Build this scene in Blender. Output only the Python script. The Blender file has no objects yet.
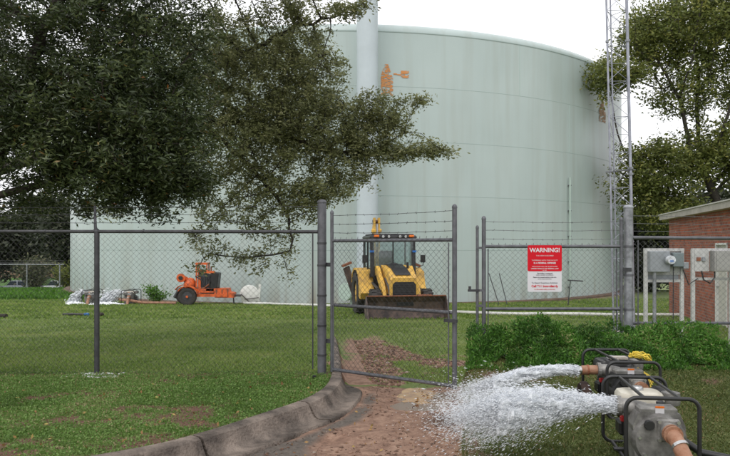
import bpy, math, random
import numpy as np
from mathutils import Vector, Matrix
R = math.radians
random.seed(7); rng = np.random.default_rng(11)
S = bpy.context.scene
C = S.collection
# ------------------------------------------------------------------ camera
cam = bpy.data.objects.new('camera', bpy.data.cameras.new('camera')); C.objects.link(cam)
cam.location = (0, 0, 1.6); cam.rotation_euler = (R(90), 0, 0)
cam.data.sensor_width = 36; cam.data.lens = 36*700/730
cam.data.shift_y = 20/730; cam.data.clip_start = .05; cam.data.clip_end = 3000
S.camera = cam
# ------------------------------------------------------------------ sky + sun (bright overcast)
SUN_EL, SUN_ROT = R(52), R(200)
w = bpy.data.worlds.new('World'); S.world = w; w.use_nodes = True
nt = w.node_tree; bg = nt.nodes['Background']
sky = nt.nodes.new('ShaderNodeTexSky'); sky.sky_type = 'NISHITA'; sky.sun_disc = False
sky.sun_elevation = SUN_EL; sky.sun_rotation = SUN_ROT; sky.dust_density = 4; sky.air_density = 1
hs = nt.nodes.new('ShaderNodeHueSaturation'); hs.inputs['Saturation'].default_value = .3
nt.links.new(sky.outputs[0], hs.inputs['Color'])
mx = nt.nodes.new('ShaderNodeMix'); mx.data_type = 'RGBA'; mx.inputs[0].default_value = .8
nt.links.new(hs.outputs[0], mx.inputs[6]); mx.inputs[7].default_value = (14.2, 14.3, 14.6, 1)
nt.links.new(mx.outputs[2], bg.inputs['Color']); bg.inputs['Strength'].default_value = .1
sl = bpy.data.lights.new('sun', 'SUN'); sl.energy = .9; sl.angle = R(22); sl.color = (1, .96, .9)
so = bpy.data.objects.new('sun', sl); C.objects.link(so)
so.rotation_euler = (R(90)-SUN_EL, 0, R(180)-SUN_ROT + R(0))
so.rotation_euler = Vector((-math.sin(SUN_ROT)*math.cos(SUN_EL), -math.cos(SUN_ROT)*math.cos(SUN_EL), -math.sin(SUN_EL))).to_track_quat('-Z', 'Y').to_euler()
S.view_settings.view_transform = 'Standard'; S.view_settings.look = 'None'
S.view_settings.exposure = .06; S.view_settings.gamma = 1
S.render.engine = 'CYCLES'
S.cycles.transparent_max_bounces = 32

# ------------------------------------------------------------------ materials
def mat(name, col, rough=.7, metal=0, var=0, scale=5, bump=0, bscale=40, col2=None, trans=0, spec=None, attr=None, detail=6, thr=(.35, .65)):
    m = bpy.data.materials.new(name); m.use_nodes = True
    n = m.node_tree.nodes; l = m.node_tree.links; b = n['Principled BSDF']
    b.inputs['Roughness'].default_value = rough; b.inputs['Metallic'].default_value = metal
    if trans: b.inputs['Transmission Weight'].default_value = trans
    if spec is not None: b.inputs['Specular IOR Level'].default_value = spec
    b.inputs['Base Color'].default_value = (*col, 1)
    if var or col2:
        tc = n.new('ShaderNodeTexCoord'); no = n.new('ShaderNodeTexNoise'); no.inputs['Scale'].default_value = scale
        no.inputs['Detail'].default_value = detail; no.inputs['Roughness'].default_value = .65
        l.new(tc.outputs['Object'], no.inputs['Vector'])
        rp = n.new('ShaderNodeValToRGB'); rp.color_ramp.elements[0].position = thr[0]; rp.color_ramp.elements[1].position = thr[1]
        c2 = col2 if col2 else tuple(c*(1+var) for c in col)
        c1 = col if col2 else tuple(c*(1-var) for c in col)
        rp.color_ramp.elements[0].color = (*c1, 1); rp.color_ramp.elements[1].color = (*c2, 1)
        l.new(no.outputs['Fac'], rp.inputs['Fac']); l.new(rp.outputs['Color'], b.inputs['Base Color'])
    if bump:
        tc = n.new('ShaderNodeTexCoord'); no = n.new('ShaderNodeTexNoise'); no.inputs['Scale'].default_value = bscale
        no.inputs['Detail'].default_value = 5
        l.new(tc.outputs['Object'], no.inputs['Vector'])
        bp = n.new('ShaderNodeBump'); bp.inputs['Strength'].default_value = bump; bp.inputs['Distance'].default_value = .02
        l.new(no.outputs['Fac'], bp.inputs['Height']); l.new(bp.outputs['Normal'], b.inputs['Normal'])
    return m
def leafmat(name, ramp, rough=.45, transl=.25):
    """leaf colour from a per-leaf random attribute"""
    m = bpy.data.materials.new(name); m.use_nodes = True
    n = m.node_tree.nodes; l = m.node_tree.links; b = n['Principled BSDF']; out = n['Material Output']
    at = n.new('ShaderNodeAttribute'); at.attribute_name = 'v'
    rp = n.new('ShaderNodeValToRGB'); e = rp.color_ramp.elements
    for i, (p, c) in enumerate(ramp):
        el = e[i] if i < 2 else e.new(p)
        el.position = p; el.color = (*c, 1)
    l.new(at.outputs['Fac'], rp.inputs['Fac']); l.new(rp.outputs['Color'], b.inputs['Base Color'])
    b.inputs['Roughness'].default_value = rough; b.inputs['Specular IOR Level'].default_value = .45
    t = n.new('ShaderNodeBsdfTranslucent'); l.new(rp.outputs['Color'], t.inputs['Color'])
    ms = n.new('ShaderNodeMixShader'); ms.inputs[0].default_value = transl
    l.new(b.outputs[0], ms.inputs[1]); l.new(t.outputs[0], ms.inputs[2]); l.new(ms.outputs[0], out.inputs['Surface'])
    return m
M = {}
M['galv'] = mat('galvanised_steel', (.13, .132, .145), .55, .45, .25, 9, .1, 60)
M['galv_light'] = mat('bright_galvanised_steel', (.27, .28, .30), .5, .5, .35, 9)
M['galv_dark'] = mat('weathered_steel', (.06, .06, .065), .55, .4, .3, 9)
M['wire'] = mat('wire', (.055, .055, .06), .6, .3)
M['wire_light'] = mat('light_wire', (.15, .155, .16), .55, .4)
M['yellow'] = mat('yellow_paint', (.30, .18, .07), .5, 0, .18, 3.5, .1, 30, col2=(.70, .42, .075), thr=(.30, .50), detail=9)
M['orange'] = mat('orange_paint', (.22, .06, .03), .5, 0, .2, 4, .1, 30, col2=(.72, .13, .025), thr=(.32, .52), detail=9)
M['black'] = mat('black_steel', (.016, .016, .017), .4, 0, .2, 20)
M['rubber'] = mat('rubber', (.022, .021, .021), .8, 0, .3, 20, .3, 60, col2=(.05, .045, .04))
M['bucket'] = mat('worn_bucket_steel', (.05, .04, .04), .6, .3, .4, 4, .2, 30, col2=(.20, .14, .12), detail=10)
M['glass'] = mat('cab_glass', (.75, .85, .85), .03, 0, trans=.92)
M['whitep'] = mat('white_paint', (.68, .68, .66), .5, 0, .08, 6)
M['rackp'] = mat('dull_white_paint', (.48, .48, .47), .55, 0, .15, 8)
M['cream'] = mat('cream_plastic', (.62, .59, .50), .38, 0, .1, 12, col2=(.5, .46, .38))
M['alu'] = mat('cast_aluminium', (.10, .095, .09), .5, .4, .35, 9, .12, 160, col2=(.30, .29, .275), detail=10)
M['silver'] = mat('silver_metal', (.5, .5, .5), .3, .9)
M['brownhose'] = mat('brown_hose', (.27, .12, .065), .6, 0, .2, 14, .3, 60, col2=(.36, .2, .13))
M['redbrown'] = mat('rusty_metal', (.22, .08, .04), .7, 0, .3, 14)
M['yrope'] = mat('yellow_rope', (.62, .46, .05), .6, 0, .3, 30)
M['red'] = mat('red_paint', (.55, .02, .025), .4)
M['orange_lamp'] = mat('amber_lens', (.75, .16, .01), .25)
M['blue'] = mat('blue_tape', (.02, .15, .5), .5)
M['concrete'] = mat('concrete', (.06, .046, .037), .7, 0, .3, 2.8, 1.0, 38, col2=(.25, .20, .165), thr=(.40, .64), detail=13)
M['pconcrete'] = mat('pale_concrete', (.42, .38, .34), .85, 0, .2, 6, .4, 50)
M['lightgreen'] = mat('pale_green_paint', (.42, .52, .47), .45, 0, .08, 4)
M['bark'] = mat('bark', (.035, .028, .022), .9, 0, .4, 12, .8, 30)
M['bark2'] = mat('grey_bark', (.04, .034, .028), .9, 0, .4, 8, .6, 20)
M['stainless'] = mat('stainless_steel', (.40, .39, .38), .32, .75, .08, 4)
M['greybox'] = mat('grey_enamel', (.27, .29, .31), .5, .1, .1, 8)
M['signwhite'] = mat('sign_white', (.66, .64, .67), .4)
M['signred'] = mat('sign_red', (.60, .008, .02), .6, spec=.2)
M['ink'] = mat('dark_ink', (.06, .05, .07), .6)
M['leaf'] = leafmat('oak_leaf', [(0, (.020, .032, .012)), (.5, (.056, .080, .028)), (.93, (.15, .18, .065)), (1, (.40, .14, .04))], .38, .28)
M['leafB'] = leafmat('olive_leaf', [(0, (.085, .098, .042)), (.6, (.245, .262, .112)), (1, (.42, .40, .21))], .42, .42)
M['leafC'] = leafmat('pecan_leaf', [(0, (.055, .078, .018)), (.55, (.175, .205, .052)), (1, (.34, .32, .08))], .5, .42)
M['leafD'] = leafmat('dark_leaf', [(0, (.012, .018, .008)), (.6, (.035, .045, .020)), (1, (.075, .08, .04))], .6, .2)
M['bush'] = leafmat('bush_leaf', [(0, (.05, .06, .03)), (.6, (.12, .13, .07)), (1, (.20, .17, .11))], .6, .2)
M['grass'] = leafmat('grass_blade', [(0, (.065, .12, .020)), (.55, (.13, .235, .045)), (.9, (.21, .33, .09)), (1, (.30, .26, .13))], .55, .35)
M['grassB'] = leafmat('dry_grass_blade', [(0, (.10, .165, .030)), (.5, (.195, .295, .055)), (1, (.34, .36, .13))], .6, .4)
M['grassC'] = leafmat('fresh_grass_blade', [(0, (.05, .13, .012)), (.5, (.09, .22, .02)), (1, (.15, .30, .04))], .5, .35)
M['grassD'] = leafmat('worn_lawn_blade', [(0, (.05, .075, .016)), (.55, (.115, .145, .035)), (.85, (.18, .19, .065)), (1, (.26, .16, .08))], .6, .3)
M['hedge'] = leafmat('hedge_leaf', [(0, (.03, .08, .012)), (.5, (.075, .20, .025)), (.9, (.17, .36, .06)), (1, (.30, .30, .12))], .5, .45)

def watermat(name, alpha, col=(.86, .88, .9), scale=0):
    m = bpy.data.materials.new(name); m.use_nodes = True
    n = m.node_tree.nodes; l = m.node_tree.links; b = n['Principled BSDF']; out = n['Material Output']
    b.inputs['Base Color'].default_value = (*col, 1); b.inputs['Roughness'].default_value = .35
    b.inputs['Subsurface Weight'].default_value = 0
    tr = n.new('ShaderNodeBsdfTransparent'); ms = n.new('ShaderNodeMixShader')
    tl = n.new('ShaderNodeBsdfTranslucent'); tl.inputs['Color'].default_value = (*col, 1)
    m2 = n.new('ShaderNodeMixShader'); m2.inputs[0].default_value = .45
    l.new(b.outputs[0], m2.inputs[1]); l.new(tl.outputs[0], m2.inputs[2])
    ms.inputs[0].default_value = alpha
    if scale:
        tc = n.new('ShaderNodeTexCoord'); mp = n.new('ShaderNodeMapping'); mp.inputs['Scale'].default_value = (.25, 1, 1)
        no = n.new('ShaderNodeTexNoise'); no.inputs['Scale'].default_value = scale; no.inputs['Detail'].default_value = 5
        rp = n.new('ShaderNodeMapRange'); rp.inputs[1].default_value = .38; rp.inputs[2].default_value = .62; rp.inputs[4].default_value = alpha
        l.new(tc.outputs['Object'], mp.inputs[0]); l.new(mp.outputs[0], no.inputs['Vector']); l.new(no.outputs['Fac'], rp.inputs[0]); l.new(rp.outputs[0], ms.inputs[0])
    l.new(tr.outputs[0], ms.inputs[1]); l.new(m2.outputs[0], ms.inputs[2]); l.new(ms.outputs[0], out.inputs['Surface'])
    return m
M['spray'] = watermat('water_spray', 1, (.95, .97, 1))
M['spray_core'] = watermat('water_core', .9, (.93, .95, .98), scale=30)
M['foam'] = mat('foam', (.85, .87, .9), .5, 0, .08, 30, .3, 50)

# ------------------------------------------------------------------ mesh builder
class MB:
    def __init__(s): s.v = []; s.f = []
    def add(s, vs, fs):
        o = len(s.v); s.v += [tuple(p) for p in vs]; s.f += [tuple(i+o for i in f) for f in fs]; return s
    def box(s, c, d, rot=None, bev=0):
        x, y, z = [k/2 for k in d]
        if bev:
            b = min(bev, x*.9, y*.9, z*.9); vs = []
            for sx in (-1, 1):
                for sy in (-1, 1):
                    for sz in (-1, 1):
                        vs += [(sx*x, sy*(y-b), sz*(z-b)), (sx*(x-b), sy*y, sz*(z-b)), (sx*(x-b), sy*(y-b), sz*z)]
            I = lambda sx, sy, sz, k: ((sx > 0)*4+(sy > 0)*2+(sz > 0))*3+k
            fs = []
            for a in (-1, 1):
                fs.append([I(a, -1, -1, 0), I(a, 1, -1, 0), I(a, 1, 1, 0), I(a, -1, 1, 0)][::a])
                fs.append([I(-1, a, -1, 1), I(-1, a, 1, 1), I(1, a, 1, 1), I(1, a, -1, 1)][::a])
                fs.append([I(-1, -1, a, 2), I(1, -1, a, 2), I(1, 1, a, 2), I(-1, 1, a, 2)][::a])
            for a in (-1, 1):
                for c2 in (-1, 1):
                    fs.append([I(-1, a, c2, 1), I(1, a, c2, 1), I(1, a, c2, 2), I(-1, a, c2, 2)])
                    fs.append([I(a, -1, c2, 0), I(a, 1, c2, 0), I(a, 1, c2, 2), I(a, -1, c2, 2)])
                    fs.append([I(a, c2, -1, 0), I(a, c2, 1, 0), I(a, c2, 1, 1), I(a, c2, -1, 1)])
                    for d2 in (-1, 1): fs.append([I(a, c2, d2, 0), I(a, c2, d2, 1), I(a, c2, d2, 2)])
        else:
            vs = [(a, b, c2) for a in (-x, x) for b in (-y, y) for c2 in (-z, z)]
            fs = [(0, 1, 3, 2), (4, 6, 7, 5), (0, 4, 5, 1), (2, 3, 7, 6), (0, 2, 6, 4), (1, 5, 7, 3)]
        vs = [Vector(p) for p in vs]
        if rot: 
            from mathutils import Euler
            e = Euler(rot).to_matrix(); vs = [e @ p for p in vs]
        cc = Vector(c); return s.add([p+cc for p in vs], fs)
    def tube(s, pts, r, n=8, cap=True):
        P = [Vector(p) for p in pts]; rs = r if isinstance(r, (list, tuple)) else [r]*len(P)
        t0 = (P[1]-P[0]).normalized(); up = Vector((0, 0, 1)) if abs(t0.z) < .9 else Vector((1, 0, 0))
        u = t0.cross(up).normalized(); vs = []
        for i, p in enumerate(P):
            if i == 0: t = t0
            elif i == len(P)-1: t = (P[i]-P[i-1]).normalized()
            else: t = ((P[i+1]-P[i]).normalized()+(P[i]-P[i-1]).normalized()).normalized()
            u = (u-t*u.dot(t)).normalized(); q = t.cross(u)
            for k in range(n):
                a = 2*math.pi*k/n; vs.append(p+(u*math.cos(a)+q*math.sin(a))*rs[i])
        fs = [(i*n+k, i*n+(k+1) % n, (i+1)*n+(k+1) % n, (i+1)*n+k) for i in range(len(P)-1) for k in range(n)]
        if cap: fs += [tuple(range(n))[::-1], tuple(range((len(P)-1)*n, len(P)*n))]
        return s.add(vs, fs)
    def lathe(s, prof, c=(0, 0, 0), axis='z', n=24, closed=True):
        vs = []
        for r, h in prof:
            for k in range(n):
                a = 2*math.pi*k/n; x, y, z = r*math.cos(a), r*math.sin(a), h
                if axis == 'x': x, y, z = z, x, y
                if axis == 'y': x, y, z = y, z, x
                vs.append((x+c[0], y+c[1], z+c[2]))
        m = len(prof); fs = [(i*n+k, i*n+(k+1) % n, (i+1)*n+(k+1) % n, (i+1)*n+k) for i in range(m-1) for k in range(n)]
        if closed: fs += [tuple(range(n))[::-1], tuple(range((m-1)*n, m*n))]
        return s.add(vs, fs)
    def prism(s, poly, axis, a, b):
        """poly of 2D points extruded along axis from a to b"""
        def P(p, h):
            return {'x': (h, p[0], p[1]), 'y': (p[0], h, p[1]), 'z': (p[0], p[1], h)}[axis]
        n = len(poly); vs = [P(p, a) for p in poly]+[P(p, b) for p in poly]
        fs = [tuple(range(n)), tuple(range(2*n-1, n-1, -1))]+[(i, n+i, n+(i+1) % n, (i+1) % n) for i in range(n)]
        return s.add(vs, fs)
    def build(s, name, m, parent=None, smooth=False, kind=None):
        me = bpy.data.meshes.new(name); me.from_pydata(s.v, [], s.f); me.validate(); me.update()
        import bmesh
        bm = bmesh.new(); bm.from_mesh(me); bmesh.ops.recalc_face_normals(bm, faces=bm.faces); bm.to_mesh(me); bm.free()
        return link(name, me, m, parent, smooth, kind)
def link(name, me, m, parent=None, smooth=False, kind=None):
    if m: me.materials.append(m)
    if smooth:
        me.polygons.foreach_set('use_smooth', [True]*len(me.polygons)); me.update()
        try: me.set_sharp_from_angle(angle=R(40))
        except Exception: pass
    o = bpy.data.objects.new(name, me); C.objects.link(o)
    if parent: o.parent = parent
    if kind: o['kind'] = kind
    return o
def npmesh(name, V, F, m, parent=None, kind=None, attr=None):
    """V (n,3), F (k,3|4) numpy arrays, attr per vertex"""
    me = bpy.data.meshes.new(name); k = F.shape[1]
    me.vertices.add(len(V)); me.vertices.foreach_set('co', V.astype(np.float32).ravel())
    me.loops.add(F.size); me.loops.foreach_set('vertex_index', F.astype(np.int32).ravel())
    me.polygons.add(len(F)); me.polygons.foreach_set('loop_start', np.arange(0, F.size, k, dtype=np.int32))
    if attr is not None:
        for an, av in (attr.items() if isinstance(attr, dict) else [('v', attr)]):
            a = me.attributes.new(an, 'FLOAT', 'POINT'); a.data.foreach_set('value', av.astype(np.float32))
    me.update(calc_edges=True); me.validate()
    return link(name, me, m, parent, False, kind)
def thing(name, loc, label, cat, rz=0, group=None):
    o = bpy.data.objects.new(name, None); C.objects.link(o); o.location = loc; o.rotation_euler = (0, 0, rz)
    o.empty_display_size = .1
    return tag(o, label, cat, group)
def tag(o, label, cat, group=None, kind=None):
    o['label'] = label; o['category'] = cat
    if group: o['group'] = group
    if kind: o['kind'] = kind
    return o
def kids(o): return [c for c in C.objects if c.parent == o]
def copy_tree(o, parent=None):
    c = o.copy(); C.objects.link(c)
    if parent: c.parent = parent
    for ch in kids(o): copy_tree(ch, c)
    return c
# ------------------------------------------------------------------ noise
_perm = rng.random((256, 256))
def vnoise(x, y):
    xi = np.floor(x).astype(int); yi = np.floor(y).astype(int); fx = x-xi; fy = y-yi
    fx = fx*fx*(3-2*fx); fy = fy*fy*(3-2*fy)
    g = lambda a, b: _perm[a % 256, b % 256]
    return (g(xi, yi)*(1-fx)+g(xi+1, yi)*fx)*(1-fy)+(g(xi, yi+1)*(1-fx)+g(xi+1, yi+1)*fx)*fy
def fbm(x, y, o=4):
    s = 0; a = .5
    for i in range(o): s = s+a*vnoise(x*2**i+i*17.3, y*2**i+i*9.1); a *= .5
    return s
def sstep(a, b, x): t = np.clip((x-a)/(b-a), 0, 1); return t*t*(3-2*t)
# ------------------------------------------------------------------ terrain
KERB = np.array([(-6.5, 3.05), (-4.2, 4.0), (-2.6, 4.88), (-1.72, 5.46), (-1.34, 5.95), (-.935, 6.66), (-.62, 7.2), (-.44, 7.85), (-.40, 8.68), (-.47, 10.2), (-.585, 12.4), (-.7, 14.0)])
def smooth_path(P, it=2):
    for _ in range(it):
        Q = [P[0]]
        for a, b in zip(P[:-1], P[1:]): Q += [a*.75+b*.25, a*.25+b*.75]
        Q.append(P[-1]); P = np.array(Q)
    return P
KP = smooth_path(KERB, 3)
def kerb_sd(x, y):
    """signed distance to the kerb's lawn edge: + on the road side"""
    shp = x.shape; p = np.stack([x.ravel(), y.ravel()], 1); best = np.full(len(p), 1e9); sg = np.ones(len(p))
    for a, b in zip(KP[:-1], KP[1:]):
        d = b-a; t = np.clip(((p-a)@d)/(d@d), 0, 1); q = a+t[:, None]*d; r = np.hypot(*(p-q).T)
        c = d[0]*(p[:, 1]-a[1])-d[1]*(p[:, 0]-a[0]); m = r < best
        best[m] = r[m]; sg[m] = np.where(c[m] > 0, -1, 1)
    return (best*sg).reshape(shp)
def slope(y):
    return np.interp(y, [0, 9, 34, 42, 50, 72, 400], [0, 0, -1.0, -1.06, -1.38, -3.2, -3.4])
PUD = [(.62, 8.45, .24, .40), (.55, 7.72, .34, .22), (.9, 7.0, .25, .12), (-.35, 6.3, .3, .15)]
def regions(x, y):
    sd = kerb_sd(x, y)
    near = 1-sstep(12.5, 15.5, y)
    road = sstep(.10, .2, sd)*near                                 # road surface right of the kerb
    edge = .140*y+.015*np.sin(y*3)                                  # lawn bank left edge, runs away from the viewer
    bank = sstep(-.05, .10, x-edge)*(1-sstep(8.9, 9.2, y))
    road = road*(1-bank)*(1-sstep(1.9, 2.6, x)*sstep(9, 9.5, y))
    return sd, road, bank
def height(x, y, detail=True):
    x = np.asarray(x, float); y = np.asarray(y, float)
    sd, road, bank = regions(x, y)
    z = slope(y)
    z = z-.13*road + bank*(.115+.13*sstep(7.2, 8.6, y))
    if detail:
        nn = fbm(x*1.7+5, y*1.7, 4)-.47
        fade = 1-sstep(30, 45, y)
        z = z+nn*.05*fade*(1-.35*road)+(fbm(x*9, y*9, 3)-.44)*.022*fade*(y < 16)
        for cx, cy, rx, ry in PUD:
            q = ((x-cx)/rx)**2+((y-cy)/ry)**2
            z = z-.04*np.exp(-q*.8)
        ks = 1-sstep(.5, .62, np.abs(sd-.2)+.0)       # ground tucked under the kerb
        under = (sd > .01) & (sd < .115+.24*(1-sstep(8.35, 8.95, y))) & (y < 14)
        z = np.where(under, slope(y)-.22, z)
    return z
def soilmask(x, y):
    sd, road, bank = regions(x, y)
    n1 = fbm(x*1.3+31, y*1.3+7, 5)
    s = np.zeros_like(x)
    for cx, cy, rx, ry in [(-3.25, 7.7, .28, .14), (-3.45, 7.4, .2, .2), (-2.6, 6.5, 1.0, .32), (-3.7, 6.45, .7, .22), (-1.9, 5.75, .45, .25), (-1.55, 6.3, .3, .1), (-1.95, 7.0, .5, .1), (-2.9, 5.7, .5, .15), (-3.5, 5.4, .8, .2), (-1.2, 8.2, .5, .06)]:
        s = np.maximum(s, np.exp(-(((x-cx)/rx)**2+((y-cy)/ry)**2)*.8)*1.0)
    lawn = sstep(.42, .95, s*.72+(n1-.45)*1.5+.14+(fbm(x*7, y*7, 4)-.45)*1.7+.05)
    fl = np.exp(-((y-8.82)/.10)**2)*(.35+.5*(n1 > .45))*(x < -.3)
    lawn = np.maximum(lawn, fl)
    # compound dirt track behind the gate
    tr = np.exp(-((x-(.0+.25*(y-9)*.15))/.75)**2)*(y > 8.8)*(1-sstep(13, 17, y))
    tr2 = np.exp(-(((x-1.2)/1.0)**2+((y-11.2)/1.0)**2))
    comp = sstep(.40, .62, np.maximum(tr, tr2)*.75+(n1-.45)*1.3+(fbm(x*6, y*6, 3)-.45)*.6)*(y > 8.6)*(x > -.6)
    b2 = sstep(.52, .75, .18+(n1-.45)*1.8+.25*np.exp(-((x-.14*y)/.12)**2))*bank
    tb = np.exp(-((np.hypot(x+1.18, y-50.04)-18.6)/.5)**2)*.9
    rd = road*np.where(y < 8.7, 1, np.clip(comp*1.2, 0, 1))
    return np.clip(np.maximum.reduce([lawn*(road < .5)*(bank < .5)*(y < 8.95), comp, b2, rd, tb]), 0, 1), n1
xs = np.unique(np.concatenate([np.arange(-5.6, 5.6, .05), np.arange(-26, 26, .5), np.array([-900, -400, -200, -120, -80, -60, -45, -34, 34, 45, 60, 80, 120, 200, 400, 900])]))
ys = np.unique(np.concatenate([np.arange(3.2, 10.5, .05), np.arange(10.5, 16, .12), np.arange(16, 34, .4), np.arange(34, 80, 1.5), np.array([-60, -20, -5, 0, 1.5, 2.5, 90, 120, 180, 300, 600, 1500])]))
GX, GY = np.meshgrid(xs, ys); GZ = height(GX, GY)
sm, n1 = soilmask(GX, GY); sd, road, bank = regions(GX, GY)
asph = np.exp(-(((GX+.75)/.5)**2+((GY-5.4)/.6)**2))*1.1+np.exp(-((sd-.5)/.12)**2)*.5*(GY < 8.5)
asph = sstep(.4, .7, asph+(n1-.45)*1.2)*road
conc = sstep(.45, .6, np.exp(-(((GX-.85)/.5)**2+((GY-8.1)/.4)**2))+(n1-.45)*.8)*road
fresh = sstep(33, 35, GY)*(GX < -10)*1.0
V = np.stack([GX.ravel(), GY.ravel(), GZ.ravel()], 1); nx = len(xs); ny = len(ys)
ii, jj = np.meshgrid(np.arange(nx-1), np.arange(ny-1)); a0 = (jj*nx+ii).ravel()
F = np.stack([a0, a0+1, a0+nx+1, a0+nx], 1)
def groundmat():
    m = bpy.data.materials.new('ground'); m.use_nodes = True
    n = m.node_tree.nodes; l = m.node_tree.links; b = n['Principled BSDF']; b.inputs['Roughness'].default_value = .85
    tc = n.new('ShaderNodeTexCoord')
    def noise(sc, d=8, ro=.65):
        q = n.new('ShaderNodeTexNoise'); q.inputs['Scale'].default_value = sc; q.inputs['Detail'].default_value = d; q.inputs['Roughness'].default_value = ro
        l.new(tc.outputs['Object'], q.inputs['Vector']); return q.outputs['Fac']
    def ramp(f, *st):
        r = n.new('ShaderNodeValToRGB'); e = r.color_ramp.elements
        for i, (p, c) in enumerate(st):
            el = e[i] if i < 2 else e.new(p)
            el.position = p; el.color = (*c, 1)
        l.new(f, r.inputs['Fac']); return r.outputs['Color']
    def att(a): q = n.new('ShaderNodeAttribute'); q.attribute_name = a; return q.outputs['Fac']
    def mixc(f, a, c):
        q = n.new('ShaderNodeMix'); q.data_type = 'RGBA'; l.new(f, q.inputs[0]); l.new(a, q.inputs[6]); l.new(c, q.inputs[7]); return q.outputs[2]
    g = ramp(noise(6), (.3, (.06, .09, .022)), (.55, (.11, .15, .04)), (.75, (.18, .21, .07)))
    g2 = ramp(noise(.5), (.35, (.11, .16, .032)), (.65, (.19, .235, .065)))
    q = n.new('ShaderNodeMix'); q.data_type = 'RGBA'; q.inputs[0].default_value = .5; l.new(g, q.inputs[6]); l.new(g2, q.inputs[7]); g = q.outputs[2]
    fr = ramp(noise(3), (.3, (.05, .13, .015)), (.7, (.09, .20, .03)))
    g = mixc(att('fresh'), g, fr)
    s = ramp(noise(9, 10, .75), (.28, (.10, .058, .040)), (.45, (.21, .12, .082)), (.6, (.32, .20, .14)), (.8, (.42, .29, .22)))
    gd = ramp(noise(7, 8), (.3, (.10, .055, .035)), (.7, (.15, .075, .05)))
    s = mixc(att('dark'), s, gd)
    asp = ramp(noise(25, 8, .8), (.35, (.06, .048, .040)), (.7, (.18, .15, .125)))
    s = mixc(att('asph'), s, asp)
    co = ramp(noise(8, 8, .6), (.35, (.20, .155, .115)), (.7, (.33, .28, .23)))
    s = mixc(att('conc'), s, co)
    c = mixc(att('soil'), g, s); l.new(c, b.inputs['Base Color'])
    bp = n.new('ShaderNodeBump'); bp.inputs['Strength'].default_value = .8; bp.inputs['Distance'].default_value = .015
    l.new(noise(45, 6, .7), bp.inputs['Height']); l.new(bp.outputs[0], b.inputs['Normal'])
    return m
dark = ((road < .5)).astype(float)*(GY < 9)
g = npmesh('ground', V, F, groundmat(), kind='structure', attr=dict(soil=sm.ravel(), asph=asph.ravel(), conc=conc.ravel(), fresh=fresh.ravel(), dark=dark.ravel()))
g.data.polygons.foreach_set('use_smooth', [True]*len(g.data.polygons))
# puddles: one shallow sheet each, the ground dips below it
pm = mat('muddy_water', (.17, .085, .05), .02, 0, spec=1.0)
for k, (cx, cy, rx, ry) in enumerate(PUD[:3]):
    th = np.linspace(0, 2*np.pi, 48, endpoint=False)
    rr = 1.35+.28*np.sin(th*3+k)+.2*np.sin(th*5+1+k)+.1*np.sin(th*11+k)
    vs = [(cx, cy, 0)]+[(cx+rx*rr[i]*math.cos(t), cy+ry*rr[i]*math.sin(t), 0) for i, t in enumerate(th)]
    q_ = rng.uniform(-.8, .8, (400, 2)); zz = float(np.percentile(height(cx+q_[:, 0]*rx, cy+q_[:, 1]*ry), 88))
    o = MB().add(vs, [(0, i+1, (i+1) % 48+1) for i in range(48)]).build('puddle', pm if k else mat('orange_muddy_water', (.30, .14, .06), .05, 0, .3, 5, spec=.5, col2=(.48, .27, .10), thr=(.4, .6)), kind='structure'); o.location.z = zz
# ------------------------------------------------------------------ kerb: swept sections with joints
def sweep(path, prof, name, m, parent, zf):
    n = len(prof); vs = []
    for i in range(len(path)):
        d = path[min(i+1, len(path)-1)]-path[max(i-1, 0)]; d = d/np.hypot(*d); nrm = np.array([d[1], -d[0]])
        gk = 1-float(sstep(8.35, 8.95, path[i][1]))
        for u, h in prof:
            u = (u if u <= .175 else .175+(u-.175)*max(gk, .02))*(.72+.28*gk)
            p = path[i]+nrm*u; vs.append((p[0], p[1], zf(path[i][1])+h))
    fs = [(i*n+k, i*n+(k+1) % n, (i+1)*n+(k+1) % n, (i+1)*n+k) for i in range(len(path)-1) for k in range(n)]
    fs += [tuple(range(n))[::-1], tuple(range((len(path)-1)*n, len(path)*n))]
    return MB().add(vs, fs).build(name, m, parent, smooth=True)
def resample(P, st):
    d = np.r_[0, np.cumsum(np.hypot(*np.diff(P, axis=0).T))]; t = np.arange(0, d[-1], st)
    return np.stack([np.interp(t, d, P[:, 0]), np.interp(t, d, P[:, 1])], 1)
kp = resample(KP, .06)
kroot = bpy.data.objects.new('kerb', None); C.objects.link(kroot); kroot['kind'] = 'structure'
prof = [(0, -.3), (0, .035), (.015, .048), (.10, .045), (.135, .03), (.155, -.01), (.175, -.05), (.20, -.09), (.235, -.112), (.37, -.105), (.385, -.125), (.385, -.3)]
cuts = [0, 42, 72, 97, 122, 147, 175, 203, len(kp)]
cuts = [c for c in cuts if c < len(kp)]+[len(kp)]
def zk(y): return float(slope(y))
for a, b in zip(cuts[:-1], cuts[1:]):
    if b-a < 3: continue
    seg = kp[a:b].copy()
    if b < len(kp): seg[-1] = seg[-2]+(kp[b]-seg[-2])*.8
    if seg[0][1] > 14: continue
    sweep(seg, prof, 'kerb_section', M['concrete'], kroot, zk)
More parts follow.
